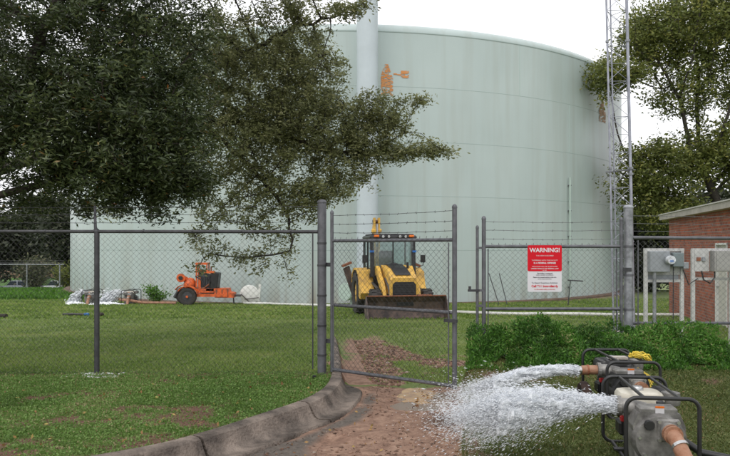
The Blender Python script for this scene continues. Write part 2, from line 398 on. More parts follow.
# ------------------------------------------------------------------ grass
def scatter(n, x0, x1, y0, y1, ok, power=0):
    x = rng.uniform(x0, x1, n); u = rng.random(n)
    y = y0+(y1-y0)*u if not power else (y0**(1-power)+u*(y1**(1-power)-y0**(1-power)))**(1/(1-power))
    k = ok(x, y); return x[k], y[k]
def blades(name, x, y, h, wd, m, label, cat='grass', lean=.5, zoff=-.006, flat=0):
    n = len(x); z = height(x, y)+zoff
    hh = h*rng.uniform(.5, 1.3, n); a = rng.uniform(0, 2*np.pi, n); la = rng.uniform(0, 2*np.pi, n); le = hh*lean*rng.uniform(.2, 1.4, n)
    ww = wd*rng.uniform(.6, 1.3, n)
    bx, by = np.cos(a)*ww/2, np.sin(a)*ww/2
    V = np.zeros((n, 5, 3))
    V[:, 0] = np.stack([x-bx, y-by, z], 1); V[:, 1] = np.stack([x+bx, y+by, z], 1)
    mx_, my_ = np.cos(la)*le*.35, np.sin(la)*le*.35
    V[:, 2] = np.stack([x+mx_+bx*.9, y+my_+by*.9, z+hh*.6], 1); V[:, 3] = np.stack([x+mx_-bx*.9, y+my_-by*.9, z+hh*.6], 1)
    V[:, 4] = np.stack([x+np.cos(la)*le, y+np.sin(la)*le, z+hh*(1-flat)], 1)
    b = np.arange(n)*5
    F = np.concatenate([np.stack([b, b+1, b+2], 1), np.stack([b, b+2, b+3], 1), np.stack([b+3, b+2, b+4], 1)])
    v = np.repeat(np.clip(rng.normal(.45, .22, n)+(fbm(x*1.1, y*1.1, 3)-.45)*1.2, 0, 1), 5)
    o = npmesh(name, V.reshape(-1, 3), F, m, attr=v); tag(o, label, cat, kind='stuff'); return o
def leaves(P, size, asp=.4, droop=.3, up=.3):
    """diamond leaves at points P; returns V, F, (n,4)"""
    n = len(P); d = rng.normal(size=(n, 3)); d[:, 2] = d[:, 2]*.6+up-droop; d /= np.linalg.norm(d, axis=1)[:, None]
    s = rng.normal(size=(n, 3)); s -= (s*d).sum(1)[:, None]*d; s /= np.linalg.norm(s, axis=1)[:, None]
    nn = np.cross(d, s)
    L = (size*rng.uniform(.6, 1.25, n))[:, None]; W = L*asp
    V = np.stack([P, P+d*L*.5+s*W*.5+nn*L*.06, P+d*L, P+d*L*.5-s*W*.5+nn*L*.06], 1)
    b = np.arange(n)*4; F = np.concatenate([np.stack([b, b+1, b+2], 1), np.stack([b, b+2, b+3], 1)])
    return V.reshape(-1, 3), F
def ok_front(x, y):
    sd, road, bank = regions(x, y); s, n_ = soilmask(x, y)
    return (sd < .015) & (rng.random(len(x)) > s*.9) & (np.abs(x/y) < .62)
x, y = scatter(130000, -5.6, -.3, 4.0, 8.95, ok_front)
blades('grass', x, y, .030, .006, M['grass'], 'short mixed green lawn outside the fence beside the concrete kerb', lean=1.1)
x, y = scatter(150000, -5.6, -.3, 4.0, 8.95, ok_front)
V, F = leaves(np.stack([x, y, height(x, y)+.006+.022*rng.random(len(x))], 1), .021, .62, .2, .5)
o = npmesh('clover', V, F, M['grass'], attr=np.repeat(np.clip(rng.normal(.55, .25, len(x))+(fbm(x*1.1, y*1.1, 3)-.45)*1.2, 0, 1), 4)); tag(o, 'small leafy clover spread through the outside lawn', 'clover', kind='stuff')
def ok_bank(x, y):
    sd, road, bank = regions(x, y); s, n_ = soilmask(x, y)
    return (bank > .3) & (rng.random(len(x)) > s*.8) & (x/y < .62)
x, y = scatter(190000, .5, 5.6, 3.9, 8.6, ok_bank)
V, F = leaves(np.stack([x, y, height(x, y)+.006+.02*rng.random(len(x))], 1)[::3], .024, .5, .2, .5)
o = npmesh('clover', V, F, M['grassD'], attr=np.repeat(np.clip(rng.normal(.5, .25, len(x[::3])), 0, 1), 4)); tag(o, 'low leafy weeds in the rough lawn round the pumps', 'clover', kind='stuff')
blades('grass', x, y, .035, .006, M['grassD'], 'brownish green rough lawn under the portable pumps', lean=1.1)
def ok_comp(x, y):
    sd, road, bank = regions(x, y); s, n_ = soilmask(x, y)
    return (rng.random(len(x)) > s*.9) & (np.abs(x/y) < .6) & (np.hypot(x+1.18, y-50.04) > 18.9) & (bank < .5) & ~((sd > -.02) & (sd < .47) & (y < 14))
x, y = scatter(230000, -11, 11, 8.95, 20, ok_comp, 1.5)
blades('grass', x, y, .035, .011, M['grassB'], 'yellowish green grass inside the fence sloping to the tank', lean=.8)
x, y = scatter(120000, -24, 20, 20, 36, ok_comp)
blades('grass', x, y, .055, .035, M['grassB'], 'olive green grass around the foot of the big tank', lean=.7)
x, y = scatter(26000, -28, -13, 35.5, 49, lambda x, y: (np.hypot(x+1.18, y-50.04) > 18.7))
blades('grass', x, y, .2, .08, M['grassC'], 'bright green strip of taller grass by the left edge of the tank', lean=.6)
# hedge-like weed bed along the closed gate leaf: leafy clumps
nh = 52000
hx = rng.uniform(1.15, 4.4, nh); hy = 8.0+rng.random(nh)*.92
top = .14+.42*fbm(hx*1.8, hy*2.2, 4)+.14*fbm(hx*9, hy*9, 3); top = top*sstep(7.95, 8.75, hy+.5*(fbm(hx*3, hx*0+3, 3)-.45))
hz = height(hx, hy)+top*np.sqrt(rng.random(nh))
keep = (hx > .1405*hy+.05) & (fbm(hx*6+9, hz*7+hy*3, 2) > .21)
V, F = leaves(np.stack([hx, hy, hz], 1)[keep], .05, .30, 0, .7)
v = np.repeat(np.clip(rng.normal(.42, .25, keep.sum())+(fbm(hx*4, hy*4, 3)[keep]-.45)*1.4, 0, 1), 4)
hb = npmesh('weed_bed', V, F, M['hedge'], attr=v); tag(hb, 'dense bright green bed of leafy weeds below the warning sign', 'weeds', kind='stuff')
# ------------------------------------------------------------------ rubble on the dirt
def stones(name, x, y, r0, r1, m, label, cat='rubble'):
    n = len(x); ph = (1+5**.5)/2
    ico = np.array([(-1, ph, 0), (1, ph, 0), (-1, -ph, 0), (1, -ph, 0), (0, -1, ph), (0, 1, ph), (0, -1, -ph), (0, 1, -ph), (ph, 0, -1), (ph, 0, 1), (-ph, 0, -1), (-ph, 0, 1)])/1.9
    fi = np.array([(0, 11, 5), (0, 5, 1), (0, 1, 7), (0, 7, 10), (0, 10, 11), (1, 5, 9), (5, 11, 4), (11, 10, 2), (10, 7, 6), (7, 1, 8), (3, 9, 4), (3, 4, 2), (3, 2, 6), (3, 6, 8), (3, 8, 9), (4, 9, 5), (2, 4, 11), (6, 2, 10), (8, 6, 7), (9, 8, 1)])
    r = r0+(r1-r0)*rng.random(n)**3
    sc = np.stack([r*rng.uniform(.7, 1.5, n), r*rng.uniform(.7, 1.5, n), r*rng.uniform(.3, .8, n)], 1)
    V = ico[None]*sc[:, None]*rng.uniform(.75, 1.2, (n, 12, 1)); a = rng.uniform(0, 6.28, n); c, s_ = np.cos(a), np.sin(a)
    X = V[..., 0]*c[:, None]-V[..., 1]*s_[:, None]; Y = V[..., 0]*s_[:, None]+V[..., 1]*c[:, None]
    z = height(x, y); V = np.stack([X+x[:, None], Y+y[:, None], V[..., 2]+(z+r*.1)[:, None]], 2)
    F = (np.arange(n)*12)[:, None, None]+fi[None]
    o = npmesh(name, V.reshape(-1, 3), F.reshape(-1, 3), m, attr=np.repeat(rng.random(n), 12)); tag(o, label, cat, kind='stuff'); return o
stm = leafmat('rubble_stone', [(0, (.07, .04, .028)), (.6, (.19, .105, .07)), (.9, (.27, .165, .12)), (1, (.30, .25, .21))], .9, 0)
def ok_r(x, y):
    sd, road, bank = regions(x, y); pq = np.ones(len(x), bool)
    for cx, cy, rx, ry in PUD: pq &= (((x-cx)/rx)**2+((y-cy)/ry)**2) > 1.2
    return (sd > .47) & (bank < .2) & pq & (fbm(x*2, y*2, 3) > .33) & (road > .5)
x, y = scatter(9000, -2.5, 1.4, 4, 8.8, ok_r)
stones('gravel', x, y, .002, .017, stm, 'reddish gravel and small stones on the dirt drive', 'gravel')
def ok_t(x, y): s, n_ = soilmask(x, y); return (s > .5) & (kerb_sd(x, y) > .47)
x, y = scatter(9000, -.5, 2.3, 8.8, 14, ok_t)
stones('rubble', x, y, .005, .034, stm, 'broken clods and stones on the track behind the open gate', 'rubble')
x, y = scatter(40000, -5, -.5, 4.6, 8.9, lambda x, y: (kerb_sd(x, y) < -.02) & (soilmask(x, y)[0] > .45))
stones('soil_clods', x, y, .002, .012, leafmat('clod', [(0, (.07, .035, .024)), (.6, (.15, .078, .052)), (1, (.24, .14, .10))], .95, 0), 'crumbly red soil clods in the bare patches of the front lawn', 'soil')
lm_ = leafmat('fallen_leaf', [(0, (.14, .06, .025)), (.6, (.30, .17, .06)), (1, (.42, .33, .10))], .7, .1)
x, y = scatter(420, -4.5, 1.2, 4.4, 8.8, lambda x, y: np.abs(kerb_sd(x, y)-.2) > .23)
V, F = leaves(np.stack([x, y, height(x, y)+.02], 1), .05, .5, .35, .35); o = npmesh('fallen_leaves', V, F, lm_, attr=np.repeat(rng.random(len(x)), 4))
tag(o, 'scattered brown fallen leaves on lawn and drive', 'leaves', kind='stuff')

x, y = scatter(3800, -2.5, 1.5, 4, 13, lambda x, y: ok_r(x, y) | ((y > 8.8) & ok_t(x, y)) | ((kerb_sd(x, y) > .39) & (kerb_sd(x, y) < .5) & (y < 8.6)))
V, F = leaves(np.stack([x, y, height(x, y)+.012], 1), .055, .13, .3, .3)
lit = leafmat('bark_litter', [(0, (.03, .018, .012)), (.7, (.10, .06, .04)), (1, (.22, .15, .10))], .9, 0)
o = npmesh('bark_litter', V, F, lit, attr=np.repeat(rng.random(len(x)), 4)); tag(o, 'dark twigs and bark litter washed over the dirt drive', 'litter', kind='stuff')
# ------------------------------------------------------------------ tank
TX, TY, TR, TZ = -1.18, 50.04, 18.34, -1.0
def tankmat():
    m = bpy.data.materials.new('tank_paint'); m.use_nodes = True
    n = m.node_tree.nodes; l = m.node_tree.links; b = n['Principled BSDF']; b.inputs['Roughness'].default_value = .33
    b.inputs['Specular IOR Level'].default_value = .5
    tc = n.new('ShaderNodeTexCoord')
    def noise(sc, sca=(1, 1, 1), d=5):
        mp = n.new('ShaderNodeMapping'); mp.inputs['Scale'].default_value = sca; l.new(tc.outputs['Object'], mp.inputs[0])
        q = n.new('ShaderNodeTexNoise'); q.inputs['Scale'].default_value = sc; q.inputs['Detail'].default_value = d; l.new(mp.outputs[0], q.inputs['Vector']); return q.outputs['Fac']
    r = n.new('ShaderNodeValToRGB'); r.color_ramp.elements[0].position = .3; r.color_ramp.elements[1].position = .7
    r.color_ramp.elements[0].color = (.40, .475, .465, 1); r.color_ramp.elements[1].color = (.45, .525, .515, 1)
    l.new(noise(.35), r.inputs[0])
    st = n.new('ShaderNodeValToRGB'); st.color_ramp.elements[0].position = .46; st.color_ramp.elements[1].position = .75
    st.color_ramp.elements[0].color = (0, 0, 0, 1); st.color_ramp.elements[1].color = (1, 1, 1, 1); l.new(noise(2.2, (1, 1, .06), 6), st.inputs[0])
    # grime near the foot (height mask)
    sp = n.new('ShaderNodeSeparateXYZ'); l.new(tc.outputs['Object'], sp.inputs[0])
    mr = n.new('ShaderNodeMapRange'); mr.inputs[1].default_value = 1.3; mr.inputs[2].default_value = 0; l.new(sp.outputs['Z'], mr.inputs[0])
    q = n.new('ShaderNodeMath'); q.operation = 'MULTIPLY_ADD'; l.new(mr.outputs[0], q.inputs[0]); q.inputs[1].default_value = .8; q.inputs[2].default_value = .22
    q2 = n.new('ShaderNodeMath'); q2.operation = 'MULTIPLY'; l.new(q.outputs[0], q2.inputs[0]); l.new(st.outputs['Color'], q2.inputs[1])
    m1 = n.new('ShaderNodeMix'); m1.data_type = 'RGBA'; l.new(q2.outputs[0], m1.inputs[0]); l.new(r.outputs[0], m1.inputs[6]); m1.inputs[7].default_value = (.26, .235, .17, 1)
    l.new(m1.outputs[2], b.inputs['Base Color'])
    bp = n.new('ShaderNodeBump'); bp.inputs['Strength'].default_value = .22; bp.inputs['Distance'].default_value = .2; l.new(noise(.22, (1, 1, 1), 2), bp.inputs['Height']); l.new(bp.outputs[0], b.inputs['Normal'])
    return m
M['tank'] = tankmat(); M['seam'] = mat('seam_paint', (.31, .38, .365), .5)
tank = thing('water_storage_tank', (TX, TY, TZ), 'huge pale green cylindrical steel water tank behind the fence', 'tank')
NS = 288
for k in range(5):
    r = TR-.004*k
    MB().lathe([(r, k*2.49), (r, (k+1)*2.49)], n=NS, closed=False).build('shell_course', M['tank'], tank, smooth=True)
    if k: MB().lathe([(r, k*2.49-.02), (r+.006, k*2.49-.010), (r+.006, k*2.49+.010), (r, k*2.49+.02)], n=NS, closed=False).build('weld_seam', M['seam'], tank, smooth=True)
zt = 5*2.49; rt = TR-.02
prof_k = [(rt, zt)]+[(rt-.55+.55*math.cos(a), zt+.46*math.sin(a)) for a in np.linspace(.1, 1.45, 8)]+[(rt-3, zt+.6), (rt-8, zt+1.0), (.3, zt+1.5)]
MB().lathe(prof_k, n=NS, closed=False).build('roof_dome', M['tank'], tank, smooth=True)
MB().lathe([(rt, zt-.03), (rt+.02, zt-.02), (rt+.02, zt+.02), (rt, zt+.03)], n=NS, closed=False).build('rim_seam', M['seam'], tank, smooth=True)
vm = MB()
for k in range(5):
    for j in range(14):
        a = -math.pi/2+(j-7+(k % 3)/3.)*.295+.1; r = TR-.004*k+.003
        vm.box((r*math.cos(a), r*math.sin(a), k*2.49+1.245), (.012, .035, 2.40), rot=(0, 0, a)) if (j*7+k*3) % 4 == 0 else None
vm.build('vertical_weld', mat('vertical_seam_paint', (.44, .535, .515), .5), tank, kind='stuff')
MB().lathe([(TR+.45, -.35), (TR+.45, .06), (TR+.40, .085), (TR+.01, .085)], n=NS, closed=False).build('foundation_ring', mat('stained_concrete', (.13, .085, .06), .9, 0, .3, 1.5, .4, 20), tank, smooth=True)
def on_tank(px, py, off=.0):
    """direction of a view ray -> azimuth/height on shell (for laying out marks on the shell)"""
    t = (px-365)/700; a_ = 1+t*t; b_ = -2*(t*TX+TY); c_ = TX*TX+TY*TY-(TR+off)**2
    Y = (-b_-math.sqrt(b_*b_-4*a_*c_))/(2*a_); X = t*Y; Z = 1.6-(py-248)*Y/700
    return X, Y, Z
def rust(name, px0, px1, py0, py1, inside, dens, cell, m, parent, label=None):
    x0, y0, zt_ = on_tank(px0, py0); x1, y1, zb_ = on_tank(px1, py1)
    a0 = math.atan2(y0-TY, x0-TX); a1 = math.atan2(y1-TY, x1-TX); nu = max(3, int(abs(a1-a0)*TR/cell)); nv = max(3, int((zt_-zb_)/cell))
    mb = MB(); r = TR+.006
    for i in range(nu):
        for j in range(nv):
            u, v_ = (i+.5)/nu, (j+.5)/nv
            if not inside(u, v_): continue
            if float(fbm(np.array([i*cell*9+px0]), np.array([j*cell*22]), 4)[0]) < dens: continue
            aa, ab = a0+(a1-a0)*i/nu, a0+(a1-a0)*(i+1)/nu; za, zb = zt_+(zb_-zt_)*j/nv, zt_+(zb_-zt_)*(j+1)/nv
            mb.add([(r*math.cos(aa), r*math.sin(aa), za-TZ), (r*math.cos(ab), r*math.sin(ab), za-TZ), (r*math.cos(ab), r*math.sin(ab), zb-TZ), (r*math.cos(aa), r*math.sin(aa), zb-TZ)], [(0, 1, 2, 3)])
    o = mb.build(name, m, parent, kind='stuff')
    if label: o['label'] = label
    return o
M['rust'] = mat('orange_rust', (.62, .24, .07), .8, 0, .3, 3, col2=(.50, .33, .20), thr=(.4, .75)); M['rust2'] = mat('faded_rust', (.50, .30, .20), .8, 0, .2, 3)
rust('rust_patch', 381, 394, 64, 97, lambda u, v: abs(u-.42) < (.5 if v > .42 else .12+v*.9) and v < .97, .41, .022, M['rust'], tank, 'orange tower-shaped rust patch beside the column')
rust('rust_patch', 401, 409, 70.5, 78, lambda u, v: True, .40, .022, M['rust'], tank, 'small square orange rust patch')
rust('rust_patch', 393.5, 401, 73.2, 75.4, lambda u, v: abs(v-.3-u*.4) < .3, .2, .03, M['rust'], tank, 'thin rust streak')
rust('rust_patch', 599, 606, 97, 125, lambda u, v: abs(u-.45) < (.5 if .45 < v else .1+v*.6) and v < .95, .42, .025, M['rust2'], tank, 'faded rust patch near the right edge')
# conduit up the shell
x_, y_, z_ = on_tank(570, 300, .12)
t = thing('conduit', (x_, y_, -1.0), 'thin pale vertical pipe running up the tank shell', 'pipe')
MB().tube([(0, 0, 0), (0, 0, 6.2)], .045, 8).build('pipe', M['lightgreen'], t, True)
for k in range(5): MB().box((0, .06, .6+k*1.3), (.16, .1, .05)).build('clamp', M['galv'], t)
# tall riser column, left of centre, in front of the tank
colm = mat('column_paint', (.49, .55, .59), .42, 0, .04, 1.2)
t = thing('riser_column', (.1, 30.3, -.95), 'tall smooth pale blue-grey steel column standing before the tank', 'column')
MB().lathe([(.46, 0), (.46, 17.5)], n=40).build('shaft', colm, t, True)
MB().lathe([(.68, -.1), (.68, .06), (.48, .1)], n=32).build('base_flange', colm, t)
MB().lathe([(.49, 0), (.49, .08)], c=(0, 0, 15.8), n=32).build('top_band', colm, t)
# pale green valve / stub pipe by the tank foot
t = thing('pipe_fitting', (-.62, 28.6, float(height(np.array([-.6]), np.array([28.6]))[0])), 'stubby pale green flanged pipe left of the yellow backhoe', 'pipe')
MB().tube([(.9, 1.0, .62), (.2, .2, .62), (-.12, -.15, .62)], .26, 18).build('pipe', M['lightgreen'], t, True)
MB().tube([(-.1, -.13, .62), (-.2, -.24, .62)], .36, 20).build('flange', M['lightgreen'], t)
MB().tube([(.1, .1, 0), (.1, .1, .5)], .09, 10).build('stand', M['lightgreen'], t)
print('tank ok')

# ------------------------------------------------------------------ chain link fencing
def mesh_panel(L, z0, z1, w=.036, r=.0027, org=(0, 0), zf=None):
    """zigzag wires in the local xz plane"""
    h = w; nk = int((z1-z0)/h)+1; nw = int(L/w)
    tri = np.array([(0, 1), (-.87, -.5), (.87, -.5)])*r
    k = np.arange(nk); Vs = []; Fs = []; off = 0
    for i in range(nw):
        xx = (i+((k+i) % 2))*w; zz = np.minimum(z0+k*h, z1)
        yy = ((k % 2)*2-1)*r*.9
        ring = np.zeros((nk, 3, 3))
        for t_ in range(3):
            ring[:, t_, 0] = xx+tri[t_, 0]*.7; ring[:, t_, 2] = zz-tri[t_, 0]*.7*(((k+i) % 2)*2-1)*0; ring[:, t_, 1] = yy+tri[t_, 1]
        Vs.append(ring.reshape(-1, 3)); b = off+np.arange(nk-1)*3
        for t_ in range(3):
            u = (t_+1) % 3; Fs.append(np.stack([b+t_, b+u, b+3+u, b+3+t_], 1))
        off += nk*3
    return np.concatenate(Vs), np.concatenate(Fs)
def add_mesh(parent, L, z0, z1, m, x0=0, y0=0, w=.036, r=.0027):
    V, F = mesh_panel(L, z0, z1, w, r); V = V+np.array([x0, y0, 0])
    return npmesh('chain_link_mesh', V, F, m, parent, kind='stuff')
def barbed(parent, a, b, m, sag=.012, r=.0028):
    a, b = Vector(a), Vector(b); L = (b-a).length; n = max(6, int(L/.12)); mb = MB(); pts = []
    for i in range(n+1):
        t_ = i/n; p = a.lerp(b, t_); p.z -= sag*4*t_*(1-t_)+random.uniform(-.003, .003); pts.append(p)
    mb.tube(pts, r, 4)
    for p in pts[1:-1]:
        for k in range(2):
            d = Vector((random.uniform(-.3, .3), random.uniform(-1, 1), random.uniform(-1, 1))).normalized()*.016
            mb.tube([p-d, p+d], .002, 3)
    return mb.build('barbed_wire', m, parent)
def post(parent, x, y, z0, z1, r, m, name='post', cap=True):
    mb = MB(); mb.lathe([(r, z0), (r, z1)]+([(r*1.12, z1), (r*1.12, z1+.015), (r*.8, z1+.035), (r*.3, z1+.045)] if cap else []), c=(x, y, 0), n=14)
    return mb.build(name, m, parent, True)
# left fence run
FY = 8.85
fe = thing('chain_link_fence', (0, FY, 0), 'long grey chain-link fence left of the drive with a round post', 'fence')
post(fe, -3.39, 0, -.2, 1.80, .033, M['galv_dark']); post(fe, -6.35, 0, -.2, 1.80, .033, M['galv_dark'])
post(fe, -.545, 0, -.25, 2.17, .056, M['galv'], 'gate_post')
MB().tube([(-9.2, 0, 1.815), (-.6, 0, 1.805)], .022, 10).build('top_rail', M['galv_dark'], fe, True)
MB().box((-.66, -.012, .93), (.018, .006, 1.72)).build('tension_bar', M['galv_dark'], fe)
for z in (.25, .62, 1.0, 1.38, 1.66): MB().lathe([(.061, z-.012), (.061, z+.012)], c=(-.545, 0, 0), n=14).build('tension_band', M['galv_dark'], fe)
for px_ in (-3.39, -6.35):
    MB().tube([(px_, 0, 1.8), (px_-.03, .03, 1.86), (px_-.11, .22, 2.14)], [.03, .02, .016], 8).build('barb_arm', M['galv_dark'], fe)
add_mesh(fe, 8.5, .02, 1.80, M['wire'], -9.18, -.025)
for (yy, z) in ((.08, 1.93), (.15, 2.03), (.21, 2.13)): barbed(fe, (-9.2, yy, z), (-.56, yy*.2, z), M['wire'])
fm = MB()
for i in range(14): fm.lathe([(.026, -.008), (.026, .008)], c=(-9+i*.62, 0, 1.813), axis='x', n=8)
fm.build('tie_wire', M['wire'], fe, kind='stuff')
# gate leaf builder
def gate_leaf(name, loc, rz, L, zb, zm, zt_, ztop, label, m, mw, far_r=.027, hinges=True, barb_m=None, group='chain-link gate leaves'):
    t = thing(name, loc, label, 'gate', rz, group)
    post(t, 0, 0, zb-.03, ztop, .022, m, 'upright'); post(t, L, 0, zb-.03, ztop+.01, far_r, m, 'upright')
    for z, nm in ((zb, 'bottom_rail'), (zm, 'middle_rail'), (zt_, 'top_rail')):
        MB().tube([(.02, 0, z), (L-.02, 0, z)], .021, 10).build(nm, m, t, True)
    add_mesh(t, L-.07, zb+.01, zt_+.03, mw, .035, -.022)
    km = MB()
    nk = int(L/.09)
    for i in range(nk): km.tube([(.05+i*.09, -.005, zt_), (.05+i*.09+.008, -.005, zt_+.045)], .003, 4)
    km.build('wire_knuckles', mw, t, kind='stuff')
    MB().box((.05, -.03, (zb+zt_)/2), (.014, .006, zt_-zb-.06)).build('tension_bar', m, t)
    MB().box((L-.06, -.03, (zb+zt_)/2), (.014, .006, zt_-zb-.06)).build('tension_bar', m, t)
    for z in np.linspace(zt_+.10, ztop-.02, 3): barbed(t, (0, 0, z), (L, 0, z+random.uniform(-.004, .004)), mw, .01)
    for z in (zb+.35, zt_-.3): MB().box((-.06, 0, z), (.14, .03, .05)).build('hinge', M['galv_dark'], t)
    return t
gl = gate_leaf('gate_leaf', (-.415, 8.80, 0), math.atan2(-1.08, 1.405), 1.77, .075, .885, 1.69, 2.03, 'open chain-link gate leaf swung towards the viewer, backhoe seen through it', M['galv'], M['wire'])
MB().box((1.77-.02, -.05, .80), (.16, .03, .035)).build('latch', M['galv_dark'], gl)
gr = gate_leaf('gate_leaf', (3.32, 9.07, -.04), math.pi, 1.78, .06, .85, 1.66, 2.0, 'closed chain-link gate leaf carrying the red warning sign', M['galv'], M['wire_light'])
# right gate post, rod and fence
fr_ = thing('chain_link_fence', (0, 9.12, 0), 'right-hand chain-link fence with thick bright gate post before the meter racks', 'fence')
post(fr_, 3.43, 0, -.2, 2.12, .06, M['galv_light'], 'gate_post'); post(fr_, 6.4, 0, -.2, 1.72, .035, M['galv'])
MB().tube([(3.45, 0, 1.735), (9, 0, 1.70)], .024, 10).build('top_rail', M['galv'], fr_, True)
MB().tube([(3.45, 0, .62), (9, 0, .62)], .02, 10).build('middle_rail', M['galv'], fr_, True)
add_mesh(fr_, 5.4, .0, 1.72, M['wire_light'], 3.5, -.028)
MB().box((3.55, -.02, .9), (.016, .006, 1.6)).build('tension_bar', M['galv'], fr_)
for z in (.3, .8, 1.25, 1.62): MB().lathe([(.066, z-.014), (.066, z+.014)], c=(3.43, 0, 0), n=14).build('tension_band', M['galv'], fr_)
for z in (1.82, 1.92, 2.02): barbed(fr_, (3.45, 0, z), (9, .1, z), M['wire_light'], .02)
t = thing('drop_rod', (1.455, 9.07, 0), 'slim galvanised gate stop post with side latch at the gate opening', 'post')
post(t, 0, 0, .1, 1.85, .019, M['galv'], 'rod'); MB().box((-.05, -.02, 1.05), (.15, .03, .03)).build('latch_arm', M['galv_dark'], t)
MB().box((-.10, -.02, 1.07), (.03, .04, .07)).build('padlock', M['galv_dark'], t)
for z in (.85, 1.05, 1.6): MB().box((.03, 0, z), (.09, .045, .03)).build('clamp', M['galv'], t)
# warning sign
def text(body, size, loc, m, parent, name='lettering', sx=1, bold=0):
    cu = bpy.data.curves.new(name, 'FONT'); cu.body = body; cu.size = size; cu.align_x = 'CENTER'; cu.align_y = 'CENTER'; cu.extrude = .0008; cu.offset = bold
    ob = bpy.data.objects.new('tmp', cu); C.objects.link(ob)
    dg = bpy.context.evaluated_depsgraph_get(); me = bpy.data.meshes.new_from_object(ob.evaluated_get(dg)); bpy.data.objects.remove(ob)
    me.materials.clear(); o = link(name, me, m, parent); o.location = loc; o.rotation_euler = (R(90), 0, 0); o.scale = (sx, 1, 1); return o
sg = thing('warning_sign', (2.315, 9.02, 1.335), 'red and white WARNING sign wired to the closed gate leaf', 'sign')
def rrect(w_, h_, r_, n=5):
    pts = []
    for cx, cz, a0 in ((w_/2-r_, h_/2-r_, 0), (-w_/2+r_, h_/2-r_, 90), (-w_/2+r_, -h_/2+r_, 180), (w_/2-r_, -h_/2+r_, 270)):
        for k in range(n+1): a = R(a0+90*k/n); pts.append((cx+r_*math.cos(a), cz+r_*math.sin(a)))
    return pts
SH = .60; SW = .44
MB().prism(rrect(SW, SH, .02), 'y', -.002, .002).build('sign_plate', M['signwhite'], sg)
rp_ = [(p[0], p[1]) for p in rrect(SW+.001, .335, .02)]
rp_ = [(x, z+(SH-.335)/2+.0005) for x, z in rp_]; MB().prism(rp_, 'y', -.0050, -.0021).build('red_panel', M['signred'], sg)
W_ = M['signwhite']
for bd, sz, z, m_, bo in (('WARNING!', .076, .235, W_, .0022), ('THIS AREA IS SECURED', .022, .165, W_, 0), ('TAMPERING WITH THIS FACILITY', .0225, .105, W_, 0), ('IS A FEDERAL OFFENSE', .028, .070, W_, .001),
                      ('VIOLATORS WILL BE PROSECUTED', .021, .025, W_, 0), ('UNDER PENALTY OF FEDERAL LAW', .022, -.002, W_, .0005), ('42 USC', .018, -.024, W_, 0)):
    text(bd, sz, (0, -.0062, z), m_, sg, bold=bo)
for bd, sz, z, m_, bo in (('This facility is monitored', .020, -.062, M['ink'], .0004), ('under constant surveillance', .020, -.082, M['ink'], 0), ('Report any unusual activity in this area', .019, -.112, M['ink'], .0003), ('to the local authorities', .019, -.134, M['ink'], 0),
                      ('To Report Suspicious Activities:', .026, -.185, M['ink'], 0), ('Call 911 Immediately', .040, -.228, M['signred'], .0012), ('or the water utility at this site', .022, -.268, M['signred'], 0)):
    text(bd, sz, (0, -.0035, z), m_, sg, bold=bo)
print('fence ok')

# ------------------------------------------------------------------ lattice tower
tw = thing('lattice_tower', (5.07, 14.2, float(slope(14.2))), 'slender galvanised lattice radio tower rising out of frame before the right tree', 'tower')
tw.rotation_euler = (0, R(-1.3), 0)
TM = mat('tower_steel', (.33, .34, .40), .5, .4, .2, 6); H_ = 9.5
legs = [(-.02, 0, .019), (.385, -.02, .029), (.18, .33, .014)]
for lx, ly, lr in legs:
    MB().tube([(lx, ly, 0), (lx, ly, H_)], lr, 10).build('leg', TM, tw, True)
lb = MB(); nlev = int(H_/.36)
for i in range(nlev):
    z = .15+i*.36
    for a in range(3):
        p, q = legs[a], legs[(a+1) % 3]
        if a == 0 or i % 2 == 0: lb.tube([(p[0], p[1], z), (q[0], q[1], z)], .0055, 4)
        if a == 0 or i % 2: lb.tube([(p[0], p[1], z), (q[0], q[1], z+.36)], .005, 4)
        if a == 0: lb.tube([(q[0], q[1]+.005, z), (p[0], p[1]+.005, z+.36)], .005, 4)
lb.build('lattice_bracing', TM, tw, kind='stuff')
for z in (3.3, 3.42, 6.0):
    for lx, ly, lr in legs: MB().lathe([(lr*1.8, -.02), (lr*1.8, .02)], c=(lx, ly, z), n=12).build('collar', M['galv_light'], tw)
MB().tube([(-.12, -.02, 3.35), (.48, -.04, 3.38)], .012, 6).build('bracket', M['galv'], tw)
MB().box((.18, .15, -.02), (.8, .8, .2)).build('footing', M['pconcrete'], tw)
# ------------------------------------------------------------------ meter racks
gz12 = float(slope(12))
r1 = thing('meter_rack', (5.12, 12, gz12), 'white-framed electric meter rack with round meter and grey boxes', 'meter rack', group='electrical racks behind the fence')
MB().box((-.31, 0, .84), (.055, .055, 1.70)).build('post', M['rackp'], r1); MB().box((.31, 0, .84), (.055, .055, 1.70)).build('post', M['rackp'], r1)
MB().box((0, 0, 1.69), (.68, .06, .05)).build('top_bar', M['rackp'], r1); MB().box((0, 0, 1.155), (.56, .04, .045)).build('cross_bar', M['rackp'], r1)
MB().box((.02, .02, 1.46), (.56, .015, .40)).build('backboard', M['rackp'], r1)
bx_ = MB().box((-.12, -.08, 1.49), (.34, .14, .36), bev=.01).build('meter_cabinet', M['greybox'], r1)
MB().lathe([(.085, .08), (.085, .11), (.07, .15), (.05, .165)], c=(.02, -.26, 1.52), axis='y', n=24).build('meter_ring', M['greybox'], r1)
gm = MB().lathe([(.068, 0), (.07, .09)], c=(.02, -.275, 1.52), axis='y', n=24).build('meter_glass', mat('meter_dome', (.65, .67, .70), .15, 0, .2, 20), r1, True)
MB().box((.02, -.280, 1.50), (.06, .006, .035)).build('meter_dial', mat('dial_blue', (.15, .25, .5), .4), r1)
MB().box((.20, -.07, 1.52), (.18, .12, .24), bev=.01).build('breaker_box', mat('grey_green_enamel', (.17, .21, .22), .5), r1)
